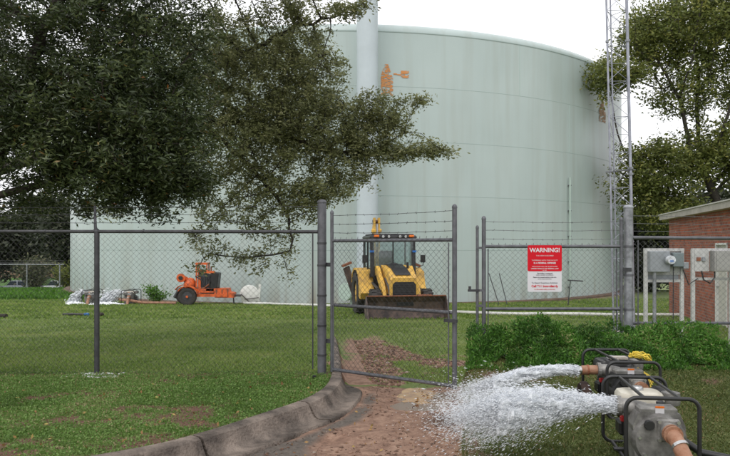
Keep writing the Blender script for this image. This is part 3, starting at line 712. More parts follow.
MB().box((.335, -.07, 1.42), (.09, .10, .11), bev=.008).build('junction_box', M['greybox'], r1)
MB().tube([(-.19, -.08, 1.31), (-.19, -.08, 0)], .03, 12).build('conduit', M['galv_light'], r1, True)
MB().tube([(.14, -.06, 1.40), (.14, -.05, .1)], .009, 6).build('cable', M['galv_dark'], r1)
MB().box((.0, .03, 1.22), (.54, .01, .10)).build('lower_panel', M['greybox'], r1)
r2 = thing('control_rack', (5.93, 12, gz12), 'white-framed rack with wide stainless control cabinet', 'control rack', group='electrical racks behind the fence')
for sx in (-.31, .34): MB().box((sx, 0, .84), (.055, .055, 1.70)).build('post', M['rackp'], r2)
MB().box((.02, 0, 1.69), (.70, .06, .05)).build('top_bar', M['rackp'], r2); MB().box((.01, 0, 1.19), (.58, .04, .045)).build('cross_bar', M['rackp'], r2)
MB().box((-.17, -.03, 1.50), (.24, .02, .36)).build('side_panel', M['rackp'], r2)
MB().box((.30, -.10, 1.50), (.66, .18, .36), bev=.008).build('stainless_cabinet', M['stainless'], r2)
MB().box((.30, -.195, 1.50), (.60, .006, .31)).build('cabinet_door', M['stainless'], r2)
MB().box((-.235, -.05, 1.53), (.07, .01, .06)).build('warning_label', M['redbrown'], r2)
MB().box((-.155, -.06, 1.53), (.05, .04, .07), bev=.005).build('switch_box', M['greybox'], r2)
MB().tube([(-.2, -.08, 1.33), (-.17, -.09, 1.18), (-.06, -.09, 1.12), (.02, -.09, 1.22), (.02, -.09, 1.33)], .013, 6).build('flexible_cable', M['black'], r2)
MB().tube([(-.25, -.06, 1.2), (-.42, -.08, 1.1), (-.5, -.05, 1.35)], .01, 6).build('flexible_cable', M['black'], r2)
# ------------------------------------------------------------------ brick building
def brickmat():
    m = bpy.data.materials.new('brick'); m.use_nodes = True
    n = m.node_tree.nodes; l = m.node_tree.links; b = n['Principled BSDF']; b.inputs['Roughness'].default_value = .85
    tc = n.new('ShaderNodeTexCoord'); sp = n.new('ShaderNodeSeparateXYZ'); l.new(tc.outputs['Object'], sp.inputs[0])
    ad = n.new('ShaderNodeMath'); ad.operation = 'ADD'; l.new(sp.outputs['X'], ad.inputs[0]); l.new(sp.outputs['Y'], ad.inputs[1])
    cb = n.new('ShaderNodeCombineXYZ'); l.new(ad.outputs[0], cb.inputs[0]); l.new(sp.outputs['Z'], cb.inputs[1])
    br = n.new('ShaderNodeTexBrick'); l.new(cb.outputs[0], br.inputs['Vector'])
    br.inputs['Scale'].default_value = 1; br.inputs['Brick Width'].default_value = .215; br.inputs['Row Height'].default_value = .076; br.inputs['Mortar Size'].default_value = .013
    br.inputs['Color1'].default_value = (.40, .105, .055, 1); br.inputs['Color2'].default_value = (.20, .055, .036, 1); br.inputs['Mortar'].default_value = (.30, .18, .14, 1); br.inputs['Bias'].default_value = -.1
    no = n.new('ShaderNodeTexNoise'); no.inputs['Scale'].default_value = 3; no.inputs['Detail'].default_value = 6; l.new(tc.outputs['Object'], no.inputs['Vector'])
    mx_ = n.new('ShaderNodeMix'); mx_.data_type = 'RGBA'; mx_.blend_type = 'MULTIPLY'; mx_.inputs[0].default_value = .6; l.new(br.outputs['Color'], mx_.inputs[6])
    rp = n.new('ShaderNodeValToRGB'); rp.color_ramp.elements[0].position = .35; rp.color_ramp.elements[1].position = .6; rp.color_ramp.elements[0].color = (.6, .6, .6, 1); rp.color_ramp.elements[1].color = (1.1, 1.05, 1, 1)
    l.new(no.outputs['Fac'], rp.inputs[0]); l.new(rp.outputs[0], mx_.inputs[7]); l.new(mx_.outputs[2], b.inputs['Base Color'])
    bp = n.new('ShaderNodeBump'); bp.inputs['Distance'].default_value = .01; bp.invert = True; l.new(br.outputs['Fac'], bp.inputs['Height']); l.new(bp.outputs[0], b.inputs['Normal'])
    return m
BA = Vector((9.99, 23.0)); BB = Vector((8.66, 16.6)); bd = (BB-BA).normalized(); brz = math.atan2(bd.y, bd.x)
bl = thing('brick_building', (BA.x, BA.y, -.72), 'low red brick utility building with pale flat roof edge', 'building', brz)
# local: +x runs along the wall towards the viewer, +y to the interior (east)
bm_ = brickmat(); LW = 12.0; D0, D1 = 5.35, 6.35
MB().box((D0/2, .1, 1.62), (D0, .2, 3.24)).build('wall', bm_, bl); MB().box(((D1+LW)/2, .1, 1.62), (LW-D1, .2, 3.24)).build('wall', bm_, bl)
MB().box(((D0+D1)/2, .1, 2.83), (D1-D0, .2, .82)).build('wall', bm_, bl)
MB().box((.1, 4.2, 1.62), (.2, 8.0, 3.24)).build('wall', bm_, bl); MB().box((LW-.1, 4.2, 1.62), (.2, 8.0, 3.24)).build('wall', bm_, bl)
MB().box((LW/2, 4.1, 3.32), (LW+.5, 8.7, .16)).build('roof', mat('roof_edge', (.38, .35, .31), .7, 0, .15, 3), bl)
MB().box((LW/2, 4.1, 3.415), (LW+.56, 8.76, .03)).build('drip_edge', mat('drip_metal', (.5, .48, .45), .5), bl)
dr = MB().box(((D0+D1)/2, .08, 1.38), (D1-D0-.1, .05, 2.04)).build('door', mat('door_paint', (.52, .50, .45), .5, 0, .1, 4), bl)
MB().box((D0+.03, .03, 1.4), (.06, .1, 2.08)).build('door_frame', M['whitep'], bl); MB().box((D1-.03, .03, 1.4), (.06, .1, 2.08)).build('door_frame', M['whitep'], bl)
MB().box(((D0+D1)/2, .03, 2.42), (D1-D0, .1, .05)).build('door_frame', M['whitep'], bl)
MB().tube([(D0+.15, .03, 1.35), (D0+.15, -.03, 1.35)], .025, 8).build('door_handle', M['silver'], dr)
print('bld ok')

# ------------------------------------------------------------------ backhoe loader
Bz = float(slope(22.2))-.03
bk = thing('backhoe_loader', (.86, 22.3, Bz), 'yellow backhoe loader parked behind the gate facing the viewer', 'backhoe', R(9.5))
Yl, Bk = M['yellow'], M['black']
# local: -y forward. cab centre y=.45, front axle y=-1.25, rear axle y=.75
def tyre(parent, c, r, wd, name='wheel'):
    root = MB().lathe([(r*.30, -wd*.34), (r*.58, -wd*.30), (r*.58, wd*.30), (r*.30, wd*.34)], axis='x', n=24).build(name, Yl, parent, True)
    root.location = c
    prof_ = [(r*.56, -wd*.42), (r*.72, -wd*.5), (r*.93, -wd*.46), (r, -wd*.32), (r, wd*.32), (r*.93, wd*.46), (r*.72, wd*.5), (r*.56, wd*.42), (r*.56, -wd*.42)]
    MB().lathe(prof_, axis='x', n=32, closed=False).build('tyre', M['rubber'], root, True)
    tm_ = MB(); nl = 18
    for i in range(nl):
        for s in (-1, 1):
            a = 2*math.pi*(i+(.5 if s > 0 else 0))/nl
            tm_.box((s*wd*.24, math.cos(a)*r*1.0, math.sin(a)*r*1.0), (wd*.46, r*.10, r*.07), rot=(a-math.pi/2, 0, s*.0))
    tm_.build('tread', M['rubber'], root)
    MB().lathe([(r*.16, -wd*.40), (r*.16, wd*.40)], axis='x', n=12).build('hub', Yl, root)
    return root
for s in (-1, 1):
    tyre(bk, (s*.86, .85, .70), .70, .46); tyre(bk, (s*.78, -1.30, .46), .46, .32)
    # rear fenders
    fp = [(-.05, 1.0), (.15, 1.38), (.55, 1.52), (1.1, 1.50), (1.45, 1.30), (1.55, 1.0), (1.48, 1.0), (1.38, 1.24), (1.08, 1.43), (.58, 1.45), (.2, 1.31), (.02, 1.0)]
    MB().prism([(y_, z_) for y_, z_ in fp], 'x', s*.60, s*1.08).build('fender', Yl, bk)
    MB().prism([(-.35, .75), (-.12, 1.0), (.05, 1.42), (.12, 1.42), (.12, .62), (-.2, .55)], 'x', s*.62, s*1.06).build('side_tank', Yl, bk)
    # loader arms
    ap = [(.05, 1.55), (-.35, 1.60), (-1.2, 1.08), (-1.70, .50), (-1.82, .34), (-1.72, .28), (-1.5, .42), (-1.05, .86), (-.35, 1.30), (.02, 1.32)]
    MB().prism(ap, 'x', s*.47, s*.58).build('loader_arm', Yl, bk)
    MB().tube([(s*.64, -.05, 1.05), (s*.64, -1.0, .92)], .045, 10).build('lift_cylinder', M['galv_dark'], bk)
    MB().tube([(s*.64, -.75, .95), (s*.64, -1.35, .82)], .025, 8).build('cylinder_rod', M['silver'], bk)
    MB().tube([(s*.40, -.95, 1.22), (s*.40, -1.5, .98), (s*.42, -1.85, .62)], .04, 8).build('tilt_link', M['galv_dark'], bk)
    # cab pillars
    MB().prism([(-.22, 1.25), (-.12, 2.45), (-.05, 2.45), (-.13, 1.25)], 'x', s*.60, s*.73).build('pillar', Bk, bk)
    MB().box((s*.70, 1.15, 1.9), (.07, .08, 1.2)).build('pillar', Bk, bk); MB().box((s*.71, .45, 1.9), (.04, .05, 1.2)).build('pillar', Bk, bk)
    MB().box((s*.690, .5, 1.92), (.012, 1.2, 1.05)).build('side_window', M['glass'], bk)
    MB().box((s*.72, .5, 1.30), (.05, 1.35, .12)).build('door_sill', Bk, bk)
    MB().box((s*.685, -.185, 2.05), (.13, .03, .06)).build('blue_tape', M['blue'], bk)
    # beacons and work lights
    MB().box((s*.56, -.33, 2.53), (.16, .07, .075), bev=.015).build('indicator', M['orange_lamp'], bk)
    for q in (.18, .36):
        hl = MB().box((s*q, -.35, 2.52), (.13, .08, .10), bev=.012).build('work_light', Bk, bk)
        MB().lathe([(.042, 0), (.042, .012)], c=(s*q, -.402, 2.52), axis='y', n=14).build('lens', M['silver'], hl)
    MB().tube([(s*.74, -.2, 1.5), (s*.95, -.3, 1.62), (s*.95, -.3, 1.75)], .012, 6).build('mirror_arm', Bk, bk)
    MB().box((s*.93, -.32, 1.82), (.16, .03, .24), bev=.01).build('mirror', Bk, bk)
    # stabiliser legs folded up
    MB().prism([(s*.75, .35), (s*.95, .35), (s*1.32, 1.45), (s*1.12, 1.55)], 'y', 1.75, 1.93).build('stabiliser_leg', M['bucket'], bk)
    MB().box((s*1.20, 1.84, 1.60), (.34, .34, .07), rot=(0, s*.4, 0)).build('stabiliser_pad', M['redbrown'], bk)
# hood
hs = [(-1.75, .78), (-1.75, 1.22), (-1.55, 1.36), (-1.0, 1.52), (-.2, 1.62), (-.2, .78)]
hp = [(-.42, .78), (-.44, 1.10), (-.36, 1.42), (-.24, 1.52), (.24, 1.52), (.36, 1.42), (.44, 1.10), (.42, .78)]
MB().prism(hs, 'x', -.40, .40).build('hood', Yl, bk)
hf = [(-.45, .68), (-.46, 1.05), (-.37, 1.28), (.37, 1.28), (.46, 1.05), (.45, .68)]
MB().prism([(x_*.96, z_) for x_, z_ in hf], 'y', -1.78, -1.752).build('grille_surround', Yl, bk)
gp = [(-.35, .72), (-.35, 1.08), (-.28, 1.16), (.28, 1.16), (.35, 1.08), (.35, .72)]
gri = MB().prism(gp, 'y', -1.80, -1.765).build('grille', Bk, bk)
for i in range(7): MB().box((0, -1.806, .76+i*.055), (.62, .012, .016)).build('slat', M['galv_dark'], gri)
MB().prism([(-1.60, 1.36), (-1.55, 1.40), (-1.0, 1.56), (-.25, 1.66), (-.25, 1.60), (-1.0, 1.50)], 'x', -.24, .24).build('hood_cover', Bk, bk)
MB().tube([(.30, -.9, 1.5), (.30, -.9, 1.72)], .035, 10).build('exhaust', Bk, bk)
MB().box((0, -.35, 1.60), (.26, .08, .16), bev=.03).build('instrument_hump', Bk, bk)
MB().box((0, -.8, .62), (.5, 2.2, .3)).build('chassis', Bk, bk); MB().box((0, -1.3, .46), (1.35, .18, .16)).build('front_axle', Bk, bk)
MB().box((0, .85, .70), (1.4, .35, .35)).build('rear_axle', Bk, bk); MB().box((0, .55, 1.05), (1.25, 1.35, .45)).build('cab_floor', Bk, bk)
MB().box((0, -.17, 1.80), (.035, .035, 1.25)).build('pillar', Bk, bk)
ws = MB().box((0, -.15, 1.92), (1.30, .010, 1.05)); ws.build('windscreen', M['glass'], bk)
MB().box((0, 1.17, 1.92), (1.30, .012, 1.05)).build('rear_window', M['glass'], bk)
MB().box((0, .50, 2.50), (1.52, 1.56, .12), bev=.05).build('roof', Bk, bk); MB().box((0, -.27, 2.46), (1.44, .06, .06)).build('visor', M['galv_dark'], bk)
MB().box((0, .5, 2.585), (1.35, 1.35, .05), bev=.02).build('roof_cap', M['galv_dark'], bk)
st_ = MB().box((-.05, .55, 1.45), (.5, .48, .14), bev=.04).build('seat', mat('seat_fabric', (.10, .11, .12), .9), bk); MB().box((-.05, .80, 1.78), (.46, .12, .58), bev=.05).build('backrest', mat('seat_back_fabric', (.14, .15, .17), .9), st_)
sc_ = MB().tube([(0, -.05, 1.3), (0, .15, 1.62)], .025, 8).build('steering_column', Bk, bk)
pts = [(.19*math.cos(a), .15+.19*math.sin(a)*.85, 1.63+.19*math.sin(a)*.4) for a in np.linspace(0, 2*math.pi, 20)]
MB().tube(pts, .014, 6).build('steering_wheel', Bk, sc_)
# bucket: curved shell open to the front, worn cutting edge
bp_ = [(-2.55, .02), (-1.98, .03), (-1.86, .14), (-1.80, .38), (-1.86, .62), (-2.02, .76), (-2.12, .78), (-2.02, .70), (-1.90, .58), (-1.86, .38), (-1.91, .17), (-2.0, .075), (-2.55, .055)]
bu = bpy.data.objects.new('bucket', MB().prism([(p[0], p[1]) for p in bp_], 'x', -1.17, 1.17).build('tmp', M['bucket']).data); C.objects.link(bu); bu.parent = bk
bpy.data.objects.remove(bpy.data.objects['tmp'])
for s in (-1, 1): MB().prism([(-2.50, .03), (-1.95, .03), (-1.80, .38), (-1.95, .70), (-2.1, .77)], 'x', s*1.17, s*1.195).build('bucket_side', M['bucket'], bu)
MB().box((0, -2.56, .04), (2.40, .10, .035)).build('cutting_edge', mat('worn_steel', (.22, .2, .19), .5, .5, .3, 6), bu)
MB().tube([(-1.17, -2.10, .77), (1.17, -2.10, .77)], .022, 8).build('lip_bar', M['redbrown'], bu)
MB().box((.55, -2.0, .795), (.42, .12, .02), rot=(0, 0, .1)).build('mud_lump', M['redbrown'], bu)
# rear boom folded upright behind the cab
MB().prism([(1.75, .7), (2.0, .7), (2.15, 1.9), (2.0, 3.20), (1.80, 3.20), (1.88, 1.9)], 'x', -.26, -.20).build('boom', Yl, bk)
MB().prism([(1.75, .7), (2.0, .7), (2.15, 1.9), (2.0, 3.20), (1.80, 3.20), (1.88, 1.9)], 'x', -.10, -.04).build('boom', Yl, bk)
MB().box((-.15, 1.9, 2.75), (.34, .2, .14), bev=.03).build('boom_gusset', Yl, bk)
MB().prism([(2.1, 3.15), (2.35, 2.9), (2.62, 1.4), (2.5, 1.0), (2.36, 1.3), (1.95, 2.95)], 'x', -.22, -.08).build('dipper', Yl, bk)
MB().tube([(-.15, 1.82, 2.2), (-.15, 1.84, 3.0)], .05, 10).build('boom_cylinder', M['silver'], bk)
MB().tube([(-.27, 2.0, 3.08), (-.03, 2.0, 3.08)], .06, 10).build('pivot_pin', M['bucket'], bk)
MB().prism([(2.3, .55), (2.8, .45), (2.95, .9), (2.75, 1.2), (2.5, 1.1)], 'x', -.40, .12).build('digging_bucket', M['bucket'], bk)
MB().box((0, 1.78, .8), (1.5, .18, .5)).build('rear_frame', Bk, bk)
print('backhoe ok')

# ------------------------------------------------------------------ orange trailer pump by the tank
oz = float(height(np.array([-7.]), np.array([30.4]))[0])
op = thing('trailer_pump', (-7.0, 30.4, oz), 'orange wheeled diesel pump with black engine beside the tank', 'pump')
Og = M['orange']
MB().box((.15, 0, .42), (1.9, .75, .12)).build('chassis', Og, op)
MB().tube([(1.0, 0, .42), (1.42, 0, .40), (1.62, 0, .40)], .045, 8).build('tow_bar', M['galv_dark'], op)
MB().prism([(.55, .32), (1.35, .32), (1.35, .52), (1.15, .56), (1.1, .72), (.5, .72)], 'y', -.33, .33).build('fuel_box', Og, op)
for i in range(3): MB().box((.62+i*.24, -.338, .52), (.05, .01, .3)).build('rib', M['redbrown'], op)
for (cx, cy) in ((-.58, -.48), (-.95, .42)):
    wr = MB().lathe([(.06, -.10), (.22, -.08), (.22, .08), (.06, .10)], axis='y', n=20).build('wheel', M['galv_dark'], op, True); wr.location = (cx, cy, .38)
    MB().lathe([(.22, -.09), (.30, -.12), (.36, -.10), (.385, -.05), (.385, .05), (.36, .10), (.30, .12), (.22, .09), (.22, -.09)], axis='y', n=28, closed=False).build('tyre', M['rubber'], wr, True)
    MB().lathe([(.05, -.13), (.05, .13)], axis='y', n=10).build('hub', Og, wr)
    pts = [(cx+.47*math.cos(a), .38+.47*math.sin(a)) for a in np.linspace(.25, 2.6, 12)]; pts2 = [(cx+.44*math.cos(a), .38+.44*math.sin(a)) for a in np.linspace(2.6, .25, 12)]
    MB().prism(pts+pts2, 'y', cy-.13, cy+.13).build('mudguard', Og, op)
MB().box((.18, 0, .92), (.72, .5, .82), bev=.06).build('engine', mat('engine_paint', (.035, .037, .045), .6, 0, .4, 9), op)
for i in range(5): MB().box((.02+i*.10, -.262, 1.0), (.03, .02, .42)).build('engine_fin', M['black'], op)
MB().box((.50, 0, 1.04), (.34, .6, .74), rot=(0, .1, 0), bev=.03).build('radiator', M['black'], op)
MB().lathe([(.10, -.2), (.14, -.12), (.14, .1), (.08, .16)], c=(.0, 0, 1.38), axis='x', n=16).build('air_filter', M['black'], op, True)
for s in (-1, 1): MB().box((-.27, s*.2, 1.15), (.06, .05, 1.3)).build('lift_post', Og, op)
for s in (-1, 1): MB().box((.18, s*.2, 1.60), (.05, .05, .35)).build('lift_post', Og, op)
MB().box((-.05, 0, 1.78), (.52, .46, .09)).build('lift_frame', Og, op); MB().box((-.02, -.235, 1.48), (.5, .03, .05)).build('cross_strap', Og, op)
MB().lathe([(.12, -.25), (.26, -.15), (.30, 0), (.26, .15), (.12, .25)], c=(-.60, 0, .88), axis='x', n=20).build('pump_casing', Og, op, True)
MB().tube([(-.6, 0, .9), (-.78, -.05, 1.1), (-.90, -.25, 1.17)], .13, 14).build('discharge_elbow', Og, op, True)
MB().lathe([(.09, -.02), (.19, -.02), (.19, .03), (.09, .03)], c=(-.92, -.29, 1.17), axis='y', n=18).build('flange', Og, op); MB().lathe([(.085, -.05), (.085, .02)], c=(-.92, -.33, 1.17), axis='y', n=16).build('port', M['black'], op)
MB().tube([(-.85, 0, .7), (-1.1, 0, .62), (-1.28, .02, .3)], .07, 10).build('suction_pipe', M['galv_dark'], op)
MB().tube([(-.3, -.2, .75), (.05, -.27, .72), (.3, -.27, .9)], .035, 8).build('exhaust_pipe', M['redbrown'], op)
MB().box((.36, -.05, .66), (.4, .5, .1)).build('engine_mount', Og, op); MB().box((.42, -.27, .78), (.28, .03, .12)).build('orange_guard', Og, op)
MB().box((-.12, -.27, .95), (.10, .04, .55)).build('side_plate', Og, op); MB().box((.12, -.275, .62), (.75, .05, .16)).build('side_plate', Og, op); MB().box((.30, -.27, 1.42), (.5, .06, .10)).build('orange_guard', Og, op)
MB().tube([(-.3, -.28, 1.25), (-.05, -.3, 1.1), (.1, -.3, .8)], .03, 6).build('coolant_hose', M['black'], op)
MB().tube([(.2, -.3, 1.3), (.35, -.33, 1.0), (.3, -.3, .75)], .025, 6).build('coolant_hose', M['black'], op)
MB().tube([(.32, 0, 1.4), (.32, 0, 1.62), (.40, 0, 1.66)], .035, 8).build('exhaust', M['redbrown'], op)
MB().tube([(1.3, -.1, .4), (1.33, -.1, .0)], .03, 8).build('jack', M['galv_dark'], op)
# brown hose lying from orange pump
hz_ = lambda x, y, o=.06: (x, y, float(height(np.array([x]), np.array([y]))[0])+o)
h1 = MB().tube([hz_(-8.2, 30.4), hz_(-9.0, 30.3, .07), (-9.6, 30.35, hz_(-9.6, 30.3)[2]+.02), (-10.3, 30.5, hz_(-10.3, 30.5)[2]+.12), (-10.7, 30.6, hz_(-10.7, 30.6)[2]+.15)], .06, 8).build('hose', M['brownhose'], smooth=True)
tag(h1, 'brown suction hose on the grass left of the orange pump', 'hose')
# white round cover leaning on tank
wc = thing('round_cover', (-5.05, 30.6, hz_(-5.05, 30.6, 0)[2]), 'white round plastic cover with dark sticks leaning by the tank foot', 'cover')
MB().lathe([(.02, -.03), (.36, -.03), (.42, 0), (.40, .02), (.02, .05)], axis='y', n=28).build('disc', M['whitep'], wc, True).location = (0, 0, .43)
MB().box((.42, .02, .5), (.10, .04, .75), rot=(0, .1, 0)).build('side_tab', M['whitep'], wc)
MB().tube([(-.35, -.1, .45), (.0, -.12, .12), (.12, -.12, .0)], .02, 6).build('stick', M['bark'], wc); MB().tube([(-.2, -.1, .22), (.42, -.1, .30)], .018, 6).build('stick', M['bark'], wc)
# weed shrub by the tank
def shrub(name, loc, rx, rz, n, size, m, label, cat='shrub', up=.5):
    t = thing(name, loc, label, cat)
    st = MB(); P = []
    for i in range(9):
        a = random.uniform(0, 6.28); q = (rx*random.uniform(.3, 1)*math.cos(a), rx*random.uniform(.3, 1)*math.sin(a), rz*random.uniform(.55, 1))
        st.tube([(0, 0, -.05), (q[0]*.4, q[1]*.4, q[2]*.6), q], [.012*rz, .008*rz, .003*rz], 4)
        for k in range(n//9):
            u = random.random()**.6; sp = .12*rx+.15*rx*u
            P.append((q[0]*u+random.gauss(0, sp), q[1]*u+random.gauss(0, sp), abs(q[2]*u+random.gauss(0, sp*.7))))
    st.build('stem', M['bark'], t)
    V, F = leaves(np.array(P), size, .4, 0, up)
    npmesh('foliage', V, F, m, t, attr=np.repeat(np.clip(rng.normal(.5, .25, len(P)), 0, 1), 4)); return t
shrub('weed_shrub', hz_(-9.35, 31.35, 0), .5, .75, 900, .14, M['grassC'], 'small bright green weed growing against the tank foot')
# T-handled valve keys and rods
vz = hz_(8.6, 30, 0)[2]
t = thing('valve_key', (8.55, 29.2, hz_(8.5, 29.2, 0)[2]), 'dark T-handled valve key standing right of the sign', 'tool')
MB().tube([(-.08, 0, 0), (.02, 0, 1.05)], .022, 6).build('shaft', M['galv_dark'], t); MB().tube([(-.08, 0, 1.06), (.55, .05, 1.02)], .03, 6).build('handle', M['galv_dark'], t)
for i, (xx, tl, lab) in enumerate(((5.75, -.35, 'dark rod leaning on the tank, left one of two left of the sign'), (6.1, -.25, 'dark rod leaning on the tank, right one of two left of the sign'))):
    o = MB().tube([(0, -.2, 0), (tl, .3, 1.35)], .02, 6).build('leaning_rod', M['galv_dark']); o.location = (xx, 30.2, hz_(xx, 30.2, 0)[2]); tag(o, lab, 'rod', 'rods leaning on the tank')
# white lay-flat hose running along the grass
wp = [(-5.3, 30.6), (-3.5, 29.6), (-1.6, 28.2), (.5, 26.0), (2.6, 23.4), (4.2, 22.1), (6.2, 21.7), (9.5, 21.4), (13, 21.5)]
wp = smooth_path(np.array(wp), 2)
o = MB().tube([hz_(p[0], p[1], .05) for p in wp], .055, 8).build('lay_flat_hose', mat('white_hose', (.6, .6, .57), .6, 0, .1, 4), smooth=True); tag(o, 'long white hose lying across the grass to the tank', 'hose')
# blue-ended tool lying on grass, white spill by post
o = MB().tube([hz_(-9.4, 21.8, .05), hz_(-9.1, 21.75, .06), hz_(-8.75, 21.8, .05)], .04, 8).build('dark_hose', M['black'], smooth=True); tag(o, 'short dark hose lying on the grass left of the fence post', 'hose')
o = MB().tube([hz_(-8.74, 21.8, .05), hz_(-8.6, 21.8, .05)], .05, 10).build('hose_coupling', mat('blue_plastic', (.02, .12, .32), .5)); tag(o, 'small blue coupling at the end of the dark hose', 'coupling')
o = MB().box(hz_(-8.15, 21.6, .06), (.2, .15, .12), bev=.05).build('dark_stone', M['bark']); tag(o, 'dark lump on the grass just right of the blue coupling', 'stone')
o = MB().tube([hz_(-11.2, 20.8, .05), hz_(-10.55, 20.6, .07)], .06, 8).build('dark_log', M['bark'], smooth=True); tag(o, 'dark log lying in the grass at the far left', 'log')
x, y = scatter(700, -3.75, -3.05, 8.6, 8.86, lambda x, y: fbm(x*7, y*14, 3) > .45)
wsn = leafmat('white_grit', [(0, (.5, .5, .5)), (1, (.7, .7, .72))], .8, 0)
stones('white_grit', x, y, .010, .032, wsn, 'white grit scattered round the foot of the left fence post', 'grit')
o = MB().box((-.62, 8.55, .03), (.04, .03, .03)).build('wire_scrap', M['black']); tag(o, 'tiny dark scrap at the foot of the gate post', 'scrap')
# pale rock at lower right
def rock(loc, d, m, label):
    th = MB(); ph = 10; vs = []; 
    import bmesh
    bm = bmesh.new(); bmesh.ops.create_icosphere(bm, subdivisions=3, radius=1)
    for v in bm.verts:
        nn_ = math.sin(v.co.x*3.1+1)*.12+math.sin(v.co.y*4.3)*.1+math.sin(v.co.z*5.1+2)*.08+math.sin((v.co.x+v.co.y)*9)*.04
        v.co *= 1+nn_; v.co.x *= d[0]; v.co.y *= d[1]; v.co.z = max(v.co.z, -.4)*d[2]
    me = bpy.data.meshes.new('rock'); bm.to_mesh(me); bm.free(); o = link('rock', me, m, smooth=True); o.location = loc; return tag(o, label, 'rock')
rz_ = lambda x, y: float(height(np.array([x]), np.array([y]))[0])
rock((3.72, 6.75, rz_(3.7, 6.75)+.03), (.17, .16, .14), mat('pale_rock', (.40, .27, .22), .9, 0, .2, 7, .5, 25), 'pale pinkish rock at the right edge behind the pumps')
rock((3.24, 6.0, rz_(3.24, 6.0)+.0), (.10, .10, .08), mat('brown_rock', (.30, .20, .15), .9, 0, .25, 7, .5, 25), 'brown rock nearest the right edge of the lawn')
print('objects ok')

